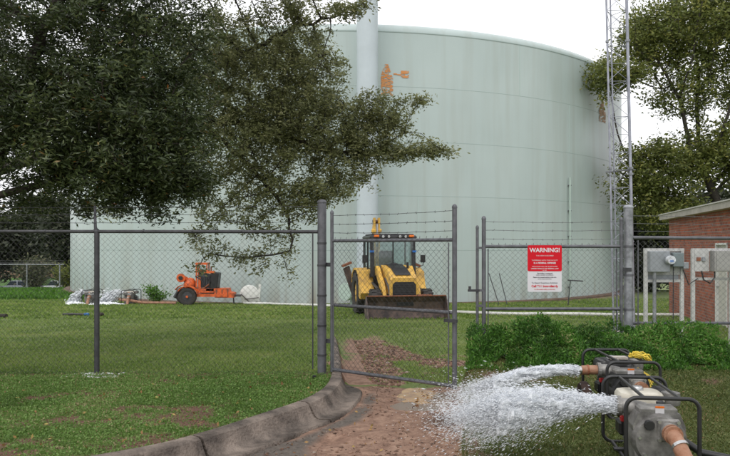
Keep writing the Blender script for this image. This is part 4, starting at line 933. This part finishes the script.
# ------------------------------------------------------------------ portable pump (trash pump in roll frame)
def hoop(w, h, r=.07, n=6):
    pts = [(-w/2, .012+r*0+.0)]
    out = []
    for cx, cz, a0, a1 in ((w/2-r, h-r, 0, 90), (-w/2+r, h-r, 90, 180), (-w/2+r, r+.012, 180, 270), (w/2-r, r+.012, 270, 360)):
        for k in range(n+1): a = R(a0+(a1-a0)*k/n); out.append((cx+r*math.cos(a), cz+r*math.sin(a)))
    out.append(out[0]); return out
def make_pump(label, rear=False, group=None, cat='pump'):
    t = thing('portable_pump', (0, 0, 0), label, cat, group=group)
    W, L, H = .45, .75, .50
    for y_, nm in ((-L/2, 'front_hoop'), (L/2, 'rear_hoop')):
        MB().tube([(x, y_, z) for x, z in hoop(W, H)], .0135, 10, cap=False).build(nm, M['black'], t, True)
    for s in (-1, 1):
        MB().tube([(s*.11, -L/2, H), (s*.11, L/2, H)], .0115, 10).build('top_rail', M['black'], t, True)
        MB().tube([(s*.16, -L/2, .013), (s*.16, L/2, .013)], .0125, 10).build('bottom_rail', M['black'], t, True)
    for y_ in (-.2, .12): MB().box((0, y_, .03), (.40, .06, .012)).build('cross_plate', M['black'], t)
    # pump casing: volute with front flange and suction neck
    MB().lathe([(.10, -.34), (.155, -.335), (.172, -.30), (.172, -.16), (.15, -.10), (.10, -.08)], c=(.0, 0, .215), axis='y', n=28).build('volute', M['black'] if rear else M['alu'], t, True)
    MB().prism([(-.15, .05), (-.165, .30), (-.13, .385), (.13, .385), (.165, .30), (.15, .05)], 'y', -.30, -.12).build('pump_casing', M['black'] if rear else M['alu'], t)
    MB().box((.0, -.22, .395), (.24, .14, .05), bev=.012).build('top_cover', M['alu'], t)
    fl = MB().box((.045, -.335, .285), (.15, .03, .15), bev=.012).build('suction_flange', M['alu'], t)
    for sx in (-1, 1):
        for sz in (-1, 1): MB().lathe([(.012, -.022), (.012, .0)], c=(.045+sx*.058, -.345, .285+sz*.058), axis='y', n=6).build('bolt', M['silver'], fl)
    for k in range(7):
        a = 2*math.pi*k/7+.3; MB().lathe([(.010, -.355), (.010, -.33)], c=(.135*math.cos(a), 0, .215+.135*math.sin(a)), axis='y', n=6).build('bolt', M['silver'], t)
    MB().lathe([(.03, -.37), (.034, -.36), (.03, -.33)], c=(-.075, 0, .32), axis='y', n=10).build('drain_knob', M['black'], t)
    MB().tube([(.045, -.34, .285), (.05, -.40, .28)], [.058, .05], 18).build('suction_neck', M['alu'], t, True)
    for yy in (-.385, -.425): MB().tube([(.05, yy, .28), (.051, yy-.014, .279)], .060, 18).build('coupling_ring', mat('coupling', (.30, .22, .17), .6, .3, .3, 20) if False else M['brownhose'], t)
    # discharge port to -x at the top
    MB().tube([(-.05, -.13, .36), (-.15, -.10, .385), (-.215, -.09, .385)], [.06, .055, .05], 16).build('discharge_elbow', M['alu'], t, True)
    MB().tube([(-.195, -.092, .385), (-.225, -.09, .385)], .066, 18).build('discharge_flange', M['alu'], t)
    # engine
    MB().box((.0, .11, .19), (.24, .26, .26), bev=.03).build('engine_block', M['black'] if rear else M['alu'], t)
    fm_ = MB()
    for i in range(7): fm_.box((.165, .10, .14+i*.022), (.10, .17, .008))
    fm_.build('cylinder_fins', M['alu'], t)
    tk = MB()
    # rounded fuel tank
    for (z0, s0) in ():
        pass
    secs = [(.335, .90), (.345, .97), (.37, 1.0), (.43, .98), (.452, .90), (.460, .72)]
    vs = []; 
    base = rrect(.31, .25, .055, 5); nb = len(base)
    for z_, s_ in secs: vs += [(-.035+p[0]*s_, .085+p[1]*s_, z_) for p in base]
    fs = [(i*nb+k, i*nb+(k+1) % nb, (i+1)*nb+(k+1) % nb, (i+1)*nb+k) for i in range(len(secs)-1) for k in range(nb)]+[tuple(range(nb))[::-1], tuple(range((len(secs)-1)*nb, len(secs)*nb))]
    ft = MB().add(vs, fs).build('fuel_tank', M['black'] if rear else M['cream'], t, True)
    MB().lathe([(.036, .455), (.042, .458), (.042, .476), (.034, .486), (.012, .488)], c=(-.045, .10, 0), n=20).build('fuel_cap', M['silver'], ft, True)
    MB().lathe([(.03, .39), (.028, .425), (.015, .432)], c=(.055, -.12, 0), n=16).build('priming_cap', M['black'], t, True)
    MB().box((.005, -.292, .40), (.055, .008, .04)).build('white_label', M['signwhite'], t); MB().box((.005, -.293, .425), (.055, .009, .012)).build('orange_label', M['orange_lamp'], t)
    MB().lathe([(.03, -.04), (.062, -.035), (.066, 0), (.062, .05), (.02, .06)], c=(.17, .06, .405), n=20).build('muffler_cover', M['alu'], t, True)
    MB().box((.13, .21, .415), (.12, .13, .10), bev=.03).build('air_cleaner', M['black'], t)
    MB().lathe([(.02, 0), (.10, .005), (.115, .03), (.11, .07), (.03, .075)], c=(.0, .245, .22), axis='y', n=24).build('recoil_starter', M['black'], t, True)
    MB().box((-.155, .08, .20), (.06, .14, .10), bev=.015).build('carburettor', M['black'], t)
    MB().box((-.16, -.02, .28), (.05, .04, .04), bev=.008).build('red_lever', M['red'], t)
    if not rear:
        MB().tube([(.05, -.42, .279), (.058, -.50, .25), (.085, -.62, .15), (.12, -.78, .02), (.15, -.95, -.03), (.5, -1.3, -.03)], .047, 16).build('suction_hose', M['brownhose'], t, True)
        MB().tube([(.063, -.515, .242), (.067, -.53, .230)], .052, 16).build('hose_clamp', M['silver'], t)
        MB().tube([(.10, -.05, .20), (.22, -.02, .15), (.34, -.04, .07), (.55, -.10, .045), (1.1, -.35, .04)], .026, 12).build('black_hose', M['black'], t, True)
    else:
        MB().tube([(-.20, -.09, .385), (-.28, -.085, .385), (-.36, -.08, .38)], .042, 14).build('outlet_hose', M['brownhose'], t, True)
        MB().tube([(-.35, -.08, .38), (-.40, -.08, .378)], .036, 14).build('nozzle', M['silver'], t, True); MB().tube([(-.30, -.083, .383), (-.315, -.083, .383)], .048, 14).build('hose_clamp', M['redbrown'], t)
        ym = MB()
        for i in range(7):
            a = random.uniform(0, 6.28); c = Vector((.11+random.gauss(0, .025), -.20+random.gauss(0, .03), .525+i*.004))
            ra = random.uniform(.045, .075); pp = [c+Vector((ra*math.cos(a+k*.42), ra*1.1*math.sin(a+k*.42), .008*math.sin(k*1.1+a)-.05*max(0, math.cos(a+k*.42))**2)) for k in range(18)]
            ym.tube(pp, .0065, 5)
        for i in range(4): ym.tube([(.10, -.18, .42), (.15+i*.012, -.24, .36), (.17+i*.01, -.28, .25+.02*i)], .008, 5)
        ym.build('yellow_rope', M['yrope'], t, True)
        whl = MB().lathe([(.03, -.03), (.07, -.025), (.07, .025), (.03, .03)], axis='x', n=20).build('wheel', M['galv_dark'], t, True); whl.location = (-.31, .02, .13)
        MB().lathe([(.07, -.03), (.11, -.042), (.13, -.02), (.13, .02), (.11, .042), (.07, .03), (.07, -.03)], axis='x', n=24, closed=False).build('tyre', mat('muddy_rubber', (.05, .03, .025), .9, 0, .3, 20), whl, True)
        MB().tube([(-.31, .02, .13), (-.15, .02, .10)], .012, 8).build('axle', M['black'], t)
        MB().box((.0, .05, .475), (.16, .10, .02)).build('tool_tray', M['pconcrete'], t)
    return t
PZ = .115
p1 = make_pump('nearest portable pump with cream fuel tank and brown suction hose, in black roll frame'); p1.location = (1.96, 4.86, rz_(1.96, 4.9)+.02); p1.rotation_euler.z = R(-8)
p2 = make_pump('second portable pump draped with yellow rope, one wheel beside it', rear=True); p2.location = (2.31, 6.36, rz_(2.3, 6.35)+.015); p2.rotation_euler.z = R(-2)
p3 = copy_tree(p1); p3['label'] = 'tiny distant pump right of the fence post, at the tank foot'; p3.location = (-10.35, 31.0, rz_(-10.35, 31)); p3.rotation_euler.z = 0; p3.scale = (1.25,)*3
p4 = copy_tree(p1); p4['label'] = 'tiny distant pump left of the fence post, at the tank foot'; p4.location = (-12.15, 31.2, rz_(-12.15, 31.2)); p4.rotation_euler.z = 0; p4.scale = (1.25,)*3
# ------------------------------------------------------------------ water jets
def jet(name, p0, v0, spread, n, tmax, label, r0=.0011, r1=.0052, core=True, gnd=None, edge=1.0, slen=1.0):
    root = thing(name, p0, label, 'water jet')
    p0 = np.array(p0); v0 = np.array(v0); sp = np.linalg.norm(v0)
    t_ = tmax*rng.random(n)**.8
    d = rng.normal(size=(n, 3)); d *= spread*(.15+rng.random(n)**.7*1.2)[:, None]
    # clumping
    cl = rng.normal(size=(90, 3))*spread*.55; ct = rng.random(90)*tmax; ci = rng.integers(0, 90, n)
    m = rng.random(n) < .55; d[m] = cl[ci[m]]+d[m]*.35; t_[m] = np.clip(ct[ci[m]]+rng.normal(0, tmax*.06, m.sum()), 0, tmax)
    V = v0[None]*(1+.12*rng.normal(size=(n, 1)))+d*sp
    P = V*t_[:, None]; P[:, 2] -= 4.9*t_**2
    P += rng.normal(size=(n, 3))*.02*(1-t_/tmax)[:, None]*[0, 1, 1]
    vel = V.copy(); vel[:, 2] -= 9.8*t_; vel /= np.linalg.norm(vel, axis=1)[:, None]
    Pw = P+p0; g_ = height(Pw[:, 0], Pw[:, 1], False)+.01; P[:, 2] = np.maximum(P[:, 2], g_-p0[2]+rng.random(n)**2*.05)
    r = (r0+(r1-r0)*rng.random(n)**3)*(1-.55*t_/tmax); ln = r*rng.uniform(2.5, 7, n)*slen
    s1 = np.cross(vel, np.array([0, 0, 1.])); s1 /= np.linalg.norm(s1, axis=1)[:, None]; s2 = np.cross(vel, s1)
    V8 = np.stack([P-vel*ln[:, None], P+s1*r[:, None], P+s2*r[:, None], P-s1*r[:, None], P-s2*r[:, None], P+vel*ln[:, None]], 1)
    f = np.array([(0, 2, 1), (0, 3, 2), (0, 4, 3), (0, 1, 4), (5, 1, 2), (5, 2, 3), (5, 3, 4), (5, 4, 1)])
    F = ((np.arange(n)*6)[:, None, None]+f[None]).reshape(-1, 3)
    o = npmesh('spray', V8.reshape(-1, 3), F, M['spray'], root, kind='stuff')
    o.data.polygons.foreach_set('use_smooth', [True]*len(o.data.polygons))
    if core:
        for q in range(4):
            ns, nr = 60, 32; vs = []
            for i in range(ns):
                tt = tmax*.8*i/(ns-1); c = v0*tt; c[2] -= 4.9*tt*tt; u = i/(ns-1)
                rad = .040+spread*sp*tt*(.25, .5, .8, 1.15)[q]
                for k in range(nr):
                    a = 2*math.pi*k/nr; nz = float(vnoise(np.array([i*.45+q*31+50]), np.array([k*.9+7]))[0])-.5
                    rr = rad*(1+nz*.9*min(1, u*2.5))
                    dirn = v0/sp; s_1 = np.cross(dirn, [0, 0, 1]); s_1 /= np.linalg.norm(s_1); s_2 = np.cross(dirn, s_1)
                    vs.append(tuple(c+s_1*rr*math.cos(a)+s_2*rr*math.sin(a)))
            fs = [(i*nr+k, i*nr+(k+1) % nr, (i+1)*nr+(k+1) % nr, (i+1)*nr+k) for i in range(ns-1) for k in range(nr)]+[tuple(range(nr))[::-1], tuple(range((ns-1)*nr, ns*nr))]
            MB().add(vs, fs).build('water_core', M['spray_core'], root, True)
    return root
jp = Matrix.Rotation(R(-8), 4, 'Z') @ Vector((-.235, -.09, .385))
j1 = jet('water_jet', (p1.location.x+jp.x, p1.location.y+jp.y, p1.location.z+jp.z), (-5.2, -.25, .55), .105, 120000, .20, 'broad white water jet bursting from the nearest pump outlet')
j2 = jet('water_jet', (p2.location.x-.40, p2.location.y-.07, p2.location.z+.378), (-3.9, -.25, .35), .030, 42000, .25, 'thin arching white water jet from the second pump', r0=.0010, r1=.0042)
def foam(name, cx, cy, rx, ry, h, label, seed=0):
    nu, nv = 40, 16; vs = []; 
    for j in range(nv):
        for i in range(nu):
            a = 2*math.pi*i/nu; u = (j+.001)/(nv-1); k = 1+.25*math.sin(a*3+seed)+.15*math.sin(a*7+seed*2); x = cx+rx*u*math.cos(a)*k; y = cy+ry*u*math.sin(a)*k
            vs.append((x, y, rz_(x, y)-.01+h*(1-u**2)*(.4+1.2*float(vnoise(np.array([x*14/max(rx, .4)]), np.array([y*14/max(rx, .4)]))[0]))))
    fs = [(j*nu+i, j*nu+(i+1) % nu, (j+1)*nu+(i+1) % nu, (j+1)*nu+i) for j in range(nv-1) for i in range(nu)]
    return tag(MB().add(vs, fs).build(name, M['foam'], smooth=True, kind='stuff'), label, 'foam')
for px_, lab, jl, vx in ((p3, 'white water foam spilling left of the pump right of the post', 'tiny white jet gushing from the distant right pump', -2.2), (p4, 'white water foam spilling in front of the leftmost distant pump', 'tiny white jet gushing from the distant left pump', -1.2)):
    x, y, z = px_.location
    jet('water_jet', (x-.3, y-.1, z+.5), (vx, -.5, .6), .16, 2500, .42, jl, r0=.02, r1=.05, core=False)
    foam('foam', x-.9 if vx < -2 else x-.6, y-.5, .85 if vx < -2 else .5, .5, .10, lab, x)
print('pumps ok')

# ------------------------------------------------------------------ trees
def colonize(start, attr, step=.16, infl=1.4, kill=.22, iters=260, upbias=0.0, init=None, extra=None):
    nodes = [np.array(start, float)]; par = [-1]
    if init:
        for p in init:
            a = nodes[-1]; b = np.array(p, float); n = max(1, int(np.linalg.norm(b-a)/step)); k0 = len(nodes)-1
            for i in range(1, n+1): nodes.append(a+(b-a)*i/n); par.append(len(nodes)-2)
    for path in (extra or []):
        k0 = int(np.linalg.norm(np.array(nodes)-np.array(path[0]), axis=1).argmin()); a = nodes[k0]; pk = k0
        for p in path[1:]:
            b = np.array(p, float); n = max(1, int(np.linalg.norm(b-a)/step))
            for i in range(1, n+1): nodes.append(a+(b-a)*i/n+rng.normal(size=3)*step*.12); par.append(pk); pk = len(nodes)-1
            a = b
    A = np.array(attr); alive = np.ones(len(A), bool)
    N = np.array(nodes); d = np.full(len(A), 1e9); near = np.zeros(len(A), int)
    for i, p in enumerate(N):
        q = np.linalg.norm(A-p, axis=1); m = q < d; d[m] = q[m]; near[m] = i
    for it in range(iters):
        use = alive & (d < max(infl, np.min(d[alive])+.3 if alive.any() else 0))
        if not use.any(): break
        g = {}
        idx = np.where(use)[0]; nr = near[idx]; dv = (A[idx]-np.array(nodes)[nr]); dv /= np.linalg.norm(dv, axis=1)[:, None]+1e-9
        un, inv = np.unique(nr, return_inverse=True); acc = np.zeros((len(un), 3)); np.add.at(acc, inv, dv)
        acc += rng.normal(size=acc.shape)*.15; acc[:, 2] += upbias; ln = np.linalg.norm(acc, axis=1)[:, None]; acc /= ln+1e-9
        base = len(nodes); new = []
        for k, u in enumerate(un):
            p = nodes[u]+acc[k]*step; nodes.append(p); par.append(int(u)); new.append(p)
        new = np.array(new); D = np.linalg.norm(A[idx_all := np.where(alive)[0]][:, None]-new[None], axis=2); mi = D.argmin(1); md = D[np.arange(len(mi)), mi]
        m = md < d[idx_all]; d[idx_all[m]] = md[m]; near[idx_all[m]] = base+mi[m]
        alive[d < kill] = False
    return np.array(nodes), np.array(par), A, near
def tree_mesh(nodes, par, tip_r, expo, maxr, minr):
    n = len(nodes); cnt = np.zeros(n); kidsn = np.zeros(n, int)
    for i in range(n-1, 0, -1):
        if kidsn[i] == 0: cnt[i] = 1
        cnt[par[i]] += cnt[i]; kidsn[par[i]] += 1
    rad = np.clip(tip_r*cnt**expo, minr, maxr)
    Vs = []; Fs = []; off = 0
    for i in range(1, n):
        a, b = nodes[par[i]], nodes[i]; ra, rb = rad[par[i]], rad[i]
        if ra > rb*1.6: ra = rb*1.25
        dv = b-a; L = np.linalg.norm(dv)
        if L < 1e-6: continue
        dv = dv/L; k = 8 if rb > .05 else (5 if rb > .015 else 3)
        up = np.array([0, 0, 1.]) if abs(dv[2]) < .9 else np.array([1., 0, 0]); u = np.cross(dv, up); u /= np.linalg.norm(u); q = np.cross(dv, u)
        th = np.arange(k)*2*np.pi/k; c = np.cos(th)[:, None]*u+np.sin(th)[:, None]*q
        Vs += [a+c*ra-dv*ra*.15, b+c*rb+dv*rb*.15]; j = np.arange(k); Fs.append(np.stack([off+j, off+(j+1) % k, off+k+(j+1) % k, off+k+j], 1)); off += 2*k
    return np.concatenate(Vs), np.concatenate(Fs), rad
def lobes(L):
    """L: (px, py, depth, rx, ry, rz, count) ellipsoids given by where their centre stands"""
    out = []
    for px, py, Y, rx, ry, rz, n in L:
        c = np.array([(px-365)/700*Y, Y, 1.6-(py-248)/700*Y]); q = rng.normal(size=(n, 3)); q /= np.linalg.norm(q, axis=1)[:, None]; q *= (rng.random(n)**(1/2.4))[:, None]
        jt = (rng.random(n) < .1)[:, None]*rng.normal(size=(n, 3))*.32*np.array([rx, ry, rz])
        out.append(c+q*[rx, ry, rz]+jt)
    return np.concatenate(out)
def foliage(name, C_, nodes_near, per, size, sprd, m, parent, asp=.36, vb=0):
    n = len(C_); tw = C_-nodes_near; 
    P = np.repeat(C_, per, 0); T = np.repeat(tw, per, 0); u = rng.random(len(P))
    P = P-T*(u*.8)[:, None]+rng.normal(size=P.shape)*sprd*np.array([1, 1, .8])
    V, F = leaves(P, size, asp, .35, .25)
    cv = np.repeat(rng.normal(0, .12, n), per); v = np.clip(rng.normal(.45+vb, .17, len(P))+cv, 0, .955); red = rng.random(len(P)) < .0012; v[red] = 1
    return npmesh(name, V, F, m, parent, attr=np.repeat(v, 4))
EXTRA = {}
def make_tree(name, label, start, init, L, step, infl, kill, tip_r, expo, maxr, minr, leaf, bark, cat='tree', upbias=0, extra=None):
    A = lobes(L) if isinstance(L, list) else L
    nodes, par, A, near = colonize(start, A, step, infl, kill, init=init, upbias=upbias, extra=extra)
    t = thing(name, tuple(start), label, cat)
    s0 = np.array(start)
    V, F, rad = tree_mesh(nodes, par, tip_r, expo, maxr, minr)
    npmesh('trunk', V-s0, F, bark, t).data.polygons.foreach_set('use_smooth', [True]*len(F))
    # twigs to every leaf cluster
    nn_ = nodes[near]; tw = MB(); Vs = []; a = nn_; b = A; dv = b-a; dv /= np.linalg.norm(dv, axis=1)[:, None]+1e-9; u = np.cross(dv, [0.3, .2, 1.]); u /= np.linalg.norm(u, axis=1)[:, None]; q = np.cross(dv, u)
    r_ = minr*.6
    ring = [np.cos(k*2.094)*u+np.sin(k*2.094)*q for k in range(3)]
    VV = np.stack([a+ring[k]*r_ for k in range(3)]+[b+ring[k]*r_*.4 for k in range(3)], 1).reshape(-1, 3); o_ = np.arange(len(A))*6
    FF = np.concatenate([np.stack([o_+k, o_+(k+1) % 3, o_+3+(k+1) % 3, o_+3+k], 1) for k in range(3)])
    npmesh('twigs', VV-s0, FF, bark, t, kind='stuff')
    per, size, sprd, lm, asp = leaf
    foliage('crown', A-s0, nn_-s0, per, size, sprd, lm, t, asp)
    return t
# main oak: trunk just outside the left edge, limbs reaching right over the fence
Lmain = [(40, 40, 10.2, 1.9, 1.7, 1.5, 430), (140, 30, 10.4, 1.3, 1.5, 1.3, 380), (20, 120, 9.9, 1.5, 1.3, 1.0, 300), (110, 115, 10.0, 1.3, 1.3, 1.1, 400), (165, 135, 10.3, .8, 1.0, 1.0, 240),
         (60, 165, 10.0, 1.0, 1.1, .42, 110), (130, 178, 10.2, 1.0, 1.0, .40, 150), (185, 185, 10.4, .55, .7, .35, 60), (20, 205, 10.6, .8, 1.0, .25, 26), (90, 205, 10.5, .9, .9, .2, 34), (160, 212, 10.6, .5, .5, .22, 12),
         (60, -110, 10.5, 3.2, 2.8, 1.8, 330), (260, -110, 11.5, 2.6, 2.4, 1.5, 200), (-120, 60, 10, 1.8, 2.5, 3.0, 160)]
make_tree('oak_tree', 'dark dense evergreen oak filling the upper left, nearest the viewer', (-5.75, 10.0, -.1), [(-5.6, 10.0, 1.6), (-5.3, 10.1, 2.9), (-4.7, 10.2, 3.6)], Lmain, .16, 1.3, .24, .0058, .47, .30, .006, (48, .088, .085, M['leaf'], .30), M['bark'], extra=[[(-5.6, 10, 1.9), (-5.2, 10, 2.35), (-4.14, 10, 2.68), (-3.07, 10.1, 2.78), (-2.6, 10.2, 2.6)], [(-5.3, 10.1, 2.9), (-4.9, 9.9, 3.6), (-4.6, 9.9, 4.6), (-4.2, 10, 5.4)]])
# second oak behind: greyer, sparser, long drooping limbs to the right
Lsec = [(250, 65, 14.2, 1.7, 1.4, 1.05, 470), (305, 75, 14, .9, 1.2, 1.0, 330), (300, 130, 14.0, 1.15, 1.2, .9, 420), (240, 150, 13.8, 1.2, 1.2, .8, 280), (345, 130, 14, .7, .7, .55, 110), (350, 165, 14, .7, .7, .35, 80),
        (390, 120, 14, .55, .4, .26, 55), (405, 150, 14, .7, .4, .26, 75), (440, 152, 14, .38, .2, .10, 26), (415, 99, 14, .34, .2, .08, 18), (290, 190, 13.8, 1.1, 1.0, .5, 130), (230, 205, 13.6, .9, .9, .5, 90),
        (270, 235, 13.5, .6, .6, .5, 30), (305, 205, 13.6, .6, .6, .4, 40), (205, 240, 13.5, .5, .5, .35, 22), (350, 10, 13.0, .45, .4, .18, 30), (290, 8, 13.4, 1.0, .6, .28, 90), (230, -30, 13.5, 1.8, 1.0, .7, 150), (375, -10, 13, .3, .3, .2, 14), (375, 108, 14, .55, .45, .36, 80), (365, 142, 14, .65, .5, .42, 100), (250, 112, 13.8, 1.1, 1, .8, 230), (220, 55, 13.6, .9, 1, .9, 170), (330, 188, 13.9, .7, .6, .38, 70), (250, 262, 13.4, .45, .4, .3, 18), (210, 262, 13.5, .4, .4, .25, 10),
        (150, 100, 14, 1.4, 1.2, 1.4, 120), (100, 205, 13.8, 1.2, .8, .25, 30), (288, 265, 13.4, .15, .2, .35, 6)]
make_tree('oak_tree', 'greyish olive oak with long drooping limbs reaching right across the tank', (-9.6, 14.6, -.35), [(-9.4, 14.5, 1.9), (-7.5, 14.3, 3.2), (-4.6, 14.1, 4.0), (-3.2, 14.0, 4.1)], Lsec, .17, 1.5, .24, .0062, .47, .30, .0065, (30, .078, .070, M['leafB'], .38), M['bark'], extra=[[(-6.0, 14.2, 3.7), (-3.3, 14, 4.10), (-2.3, 13.9, 4.08), (-1.3, 13.9, 3.72), (-.6, 13.9, 3.45), (.2, 14, 3.55)], [(-3.3, 14, 4.1), (-2.2, 13.7, 3.2), (-1.5, 13.6, 2.3), (-1.4, 13.5, 1.6)], [(-4.6, 14.1, 4.1), (-3, 14, 5.2), (-1.5, 13.8, 5.9), (-.3, 13.4, 6.1)]])
# right-hand tree behind the tower
Y = 37
Lr = [(700, 30, Y, 3.8, 3.5, 2.2, 330), (650, 40, Y, 2.0, 2.0, 1.6, 130), (615, 75, Y-1, 1.5, 1.5, 1.0, 90), (690, 90, Y, 2.5, 2.5, 1.4, 80), (745, 80, Y, 2.0, 3, 3.0, 150), (722, 0, Y, 3.0, 3, 2, 180), (720, 150, Y, 2.0, 2, 1.7, 150),
      (665, 165, Y, 2.6, 2.2, 1.6, 230), (640, 195, Y, 1.5, 1.5, 1.3, 80), (670, 215, Y, 1.8, 2, 1.3, 120), (770, 180, Y, 2, 2, 2.2, 100), (740, -60, Y, 4, 3, 2, 120)]
make_tree('pecan_tree', 'large loose olive green tree behind the tower and brick building', (19.6, 37.2, -1.0), [(19.4, 37.2, 2.0), (18.8, 37, 3.6), (18.2, 37, 5.0)], Lr, .42, 3.2, .6, .017, .47, .42, .018, (44, .21, .27, M['leafC'], .45), M['bark2'])
# dark background trees, far left and right, each with own crown
def bush_tree(name, label, cx, cy, gz, crz, rx, rz, n, size, m, per=26, grp=None):
    A = []
    for i in range(6):
        c = np.array([cx+random.uniform(-.55, .55)*rx, cy+random.uniform(-.5, .5)*rx, crz+random.uniform(-.5, .5)*rz]); q = rng.normal(size=(n//6, 3)); q /= np.linalg.norm(q, axis=1)[:, None]
        A.append(c+q*(rng.random(n//6)**.4)[:, None]*[rx*.6, rx*.6, rz*.6])
    A = np.concatenate(A)
    t = make_tree(name, label, (cx, cy, gz), [(cx, cy, gz+(crz-gz)*.45)], A, .6, 6, .9, .03, .42, .35, .02, (per, size, size*1.3, m, .5), M['bark2'])
    if grp: t['group'] = grp
    return t
G1 = 'dark trees far beyond the left fence'
bush_tree('background_tree', 'dark far tree at the left frame edge behind the parked cars', -38, 78, -3.3, 2.8, 6, 4.4, 360, .6, M['leafD'], grp=G1)
bush_tree('background_tree', 'dark far tree over the silver car', -31.5, 74, -3.3, 2.4, 4.2, 4.0, 320, .55, M['leafD'], grp=G1)
bush_tree('background_tree', 'dark far tree nearest the left edge of the tank', -26.3, 66, -2.8, 2.4, 3.6, 3.6, 320, .5, M['leafD'], grp=G1)
bush_tree('background_tree', 'tall dark far tree behind the other left trees', -44, 100, -3.3, 5, 9, 7, 300, .8, M['leafD'], grp=G1)
G2 = 'trees beyond the right side of the tank'
bush_tree('background_tree', 'dark tree between the tank and the brick building', 20.5, 50, -1.4, 2.4, 3.6, 3.4, 300, .42, M['leafD'], grp=G2)
bush_tree('background_tree', 'dark tree directly behind the brick building roof', 27.5, 52, -1.4, 3.2, 5, 4, 300, .45, M['leafD'], grp=G2)
shrub('bush', (-27.6, 58.5, -2.2), 1.5, 3.0, 2600, .28, M['bush'], 'pale olive bush behind the far fence between the parked cars', 'bush')
shrub('bush', (-24.4, 57.5, -2.1), 1.3, 2.6, 2200, .26, M['leafC'], 'green bush behind the far fence next to the tank edge', 'bush')
for (bx, by, br_, bh, lb) in ((17.2, 43, 1.8, 2.3, 'dark bush behind the tower, next to the tank'), (20.2, 44, 2.4, 2.6, 'dark bush behind the meter rack'), (14.5+9.2, 46, 2.2, 2.4, 'dark bush half hidden by the corner of the brick building')):
    shrub('bush', (bx, by, -1.15), br_, bh, 2600, .30, M['leafD'], lb, 'bush')
print('trees ok')
# far fence on the left
ff = thing('chain_link_fence', (-21.5, 50, -1.38), 'pale distant chain-link fence at the far left by the parked cars', 'fence', R(180))
MB().tube([(0, 0, 1.8), (22, 0, 1.85)], .04, 6).build('top_rail', M['galv_light'], ff)
for i in range(10): post(ff, i*2.35+.3, 0, -.1, 1.82, .045, M['galv_light'])
add_mesh(ff, 21.5, .02, 1.8, M['wire_light'], 0, 0, .09, .0045)
for z in (1.95, 2.08): barbed(ff, (0, 0, z), (22, 0, z), M['wire_light'], .01, .006)
# parked cars on the street far left
def make_car(label, paint, loc, rz):
    t = thing('parked_car', loc, label, 'car', rz, 'cars parked beyond the far fence')
    # x: length, y: width
    prof_ = [(-2.2, .35), (-2.25, .75), (-1.9, .92), (-1.1, .98), (1.2, .98), (2.0, .86), (2.25, .62), (2.2, .35)]
    MB().prism(prof_, 'y', -.85, .85).build('body', paint, t)
    cab = [(-1.6, .97), (-1.05, 1.42), (.45, 1.42), (1.15, .97)]; MB().prism(cab, 'y', -.74, .74).build('cabin', mat('car_glass', (.03, .04, .05), .1), t)
    MB().prism([(-1.15, 1.40), (-1.0, 1.46), (.40, 1.46), (.58, 1.40)], 'y', -.75, .75).build('roof', paint, t)
    for s in (-1, 1):
        MB().prism([(-.35, .98), (-.35, 1.42), (-.25, 1.42), (-.25, .98)], 'y', s*.73, s*.76).build('pillar', paint, t)
        for xx in (-1.4, 1.4):
            wl = MB().lathe([(.12, -.11), (.31, -.1), (.33, 0), (.31, .1), (.12, .11)], axis='y', n=18).build('wheel', M['rubber'], t, True); wl.location = (xx, s*.78, .33)
            MB().lathe([(.05, -.115), (.19, -.112), (.19, .112), (.05, .115)], axis='y', n=14).build('rim', M['silver'], wl)
        MB().box((2.2, s*.62, .68), (.08, .3, .13)).build('headlight', M['silver'], t); MB().box((-2.22, s*.62, .74), (.06, .25, .13)).build('tail_light', M['red'], t)
    return t
make_car('silver car parked beyond the far fence, left of the pale bush', mat('silver_car_paint', (.42, .45, .50), .3, .3), (-35.5, 73, -3.24), R(-12))
make_car('grey car partly cut off by the left frame edge', mat('grey_car_paint', (.20, .22, .24), .35, .3), (-38.6, 70, -3.1), R(-14))
make_car('white car half hidden behind bushes near the tank edge', mat('white_car_paint', (.62, .64, .66), .3), (-30.2, 70.5, -3.12), R(-10))
fb = thing('tan_building', (-48, 118, -3.4), 'low tan building hidden behind the far left trees', 'building')
MB().box((0, 0, 2.0), (44, 9, 4.0)).build('wall', mat('tan_brick', (.26, .17, .12), .9, 0, .1, 1), fb)
MB().box((0, 0, 4.15), (45, 10, .35)).build('roof', mat('brown_roof', (.12, .08, .07), .8), fb)
for i in range(9):
    wf = MB().box((-18+i*4.5, -4.52, 2.2), (1.8, .08, 1.4)).build('window', M['whitep'], fb); MB().box((-18+i*4.5, -4.57, 2.2), (1.6, .04, 1.2)).build('pane', mat('dark_pane', (.03, .035, .04), .1) if i == 0 else bpy.data.materials['dark_pane'], wf)
# street beyond the fence
V_ = [(-120, 66, -3.0), (-14, 66, -3.0), (-14, 76, -3.22), (-120, 76, -3.22)]
sy = [float(slope(y)) for y in np.linspace(66.5, 76, 8)]; vs = []; yy = np.linspace(66.5, 76, 8)
for i, y in enumerate(yy): vs += [(-140, y, sy[i]+.05), (-14, y, sy[i]+.05)]
MB().add(vs, [(2*i, 2*i+1, 2*i+3, 2*i+2) for i in range(7)]).build('street', mat('asphalt', (.055, .055, .055), .9, 0, .2, 3), kind='structure')
print('objects:', len(C.objects), 'tris:', sum(sum(len(p.vertices)-2 for p in o.data.polygons) for o in C.objects if o.type == 'MESH' and len(o.data.polygons) < 60000)+sum(len(o.data.polygons) for o in C.objects if o.type == 'MESH' and len(o.data.polygons) >= 60000))
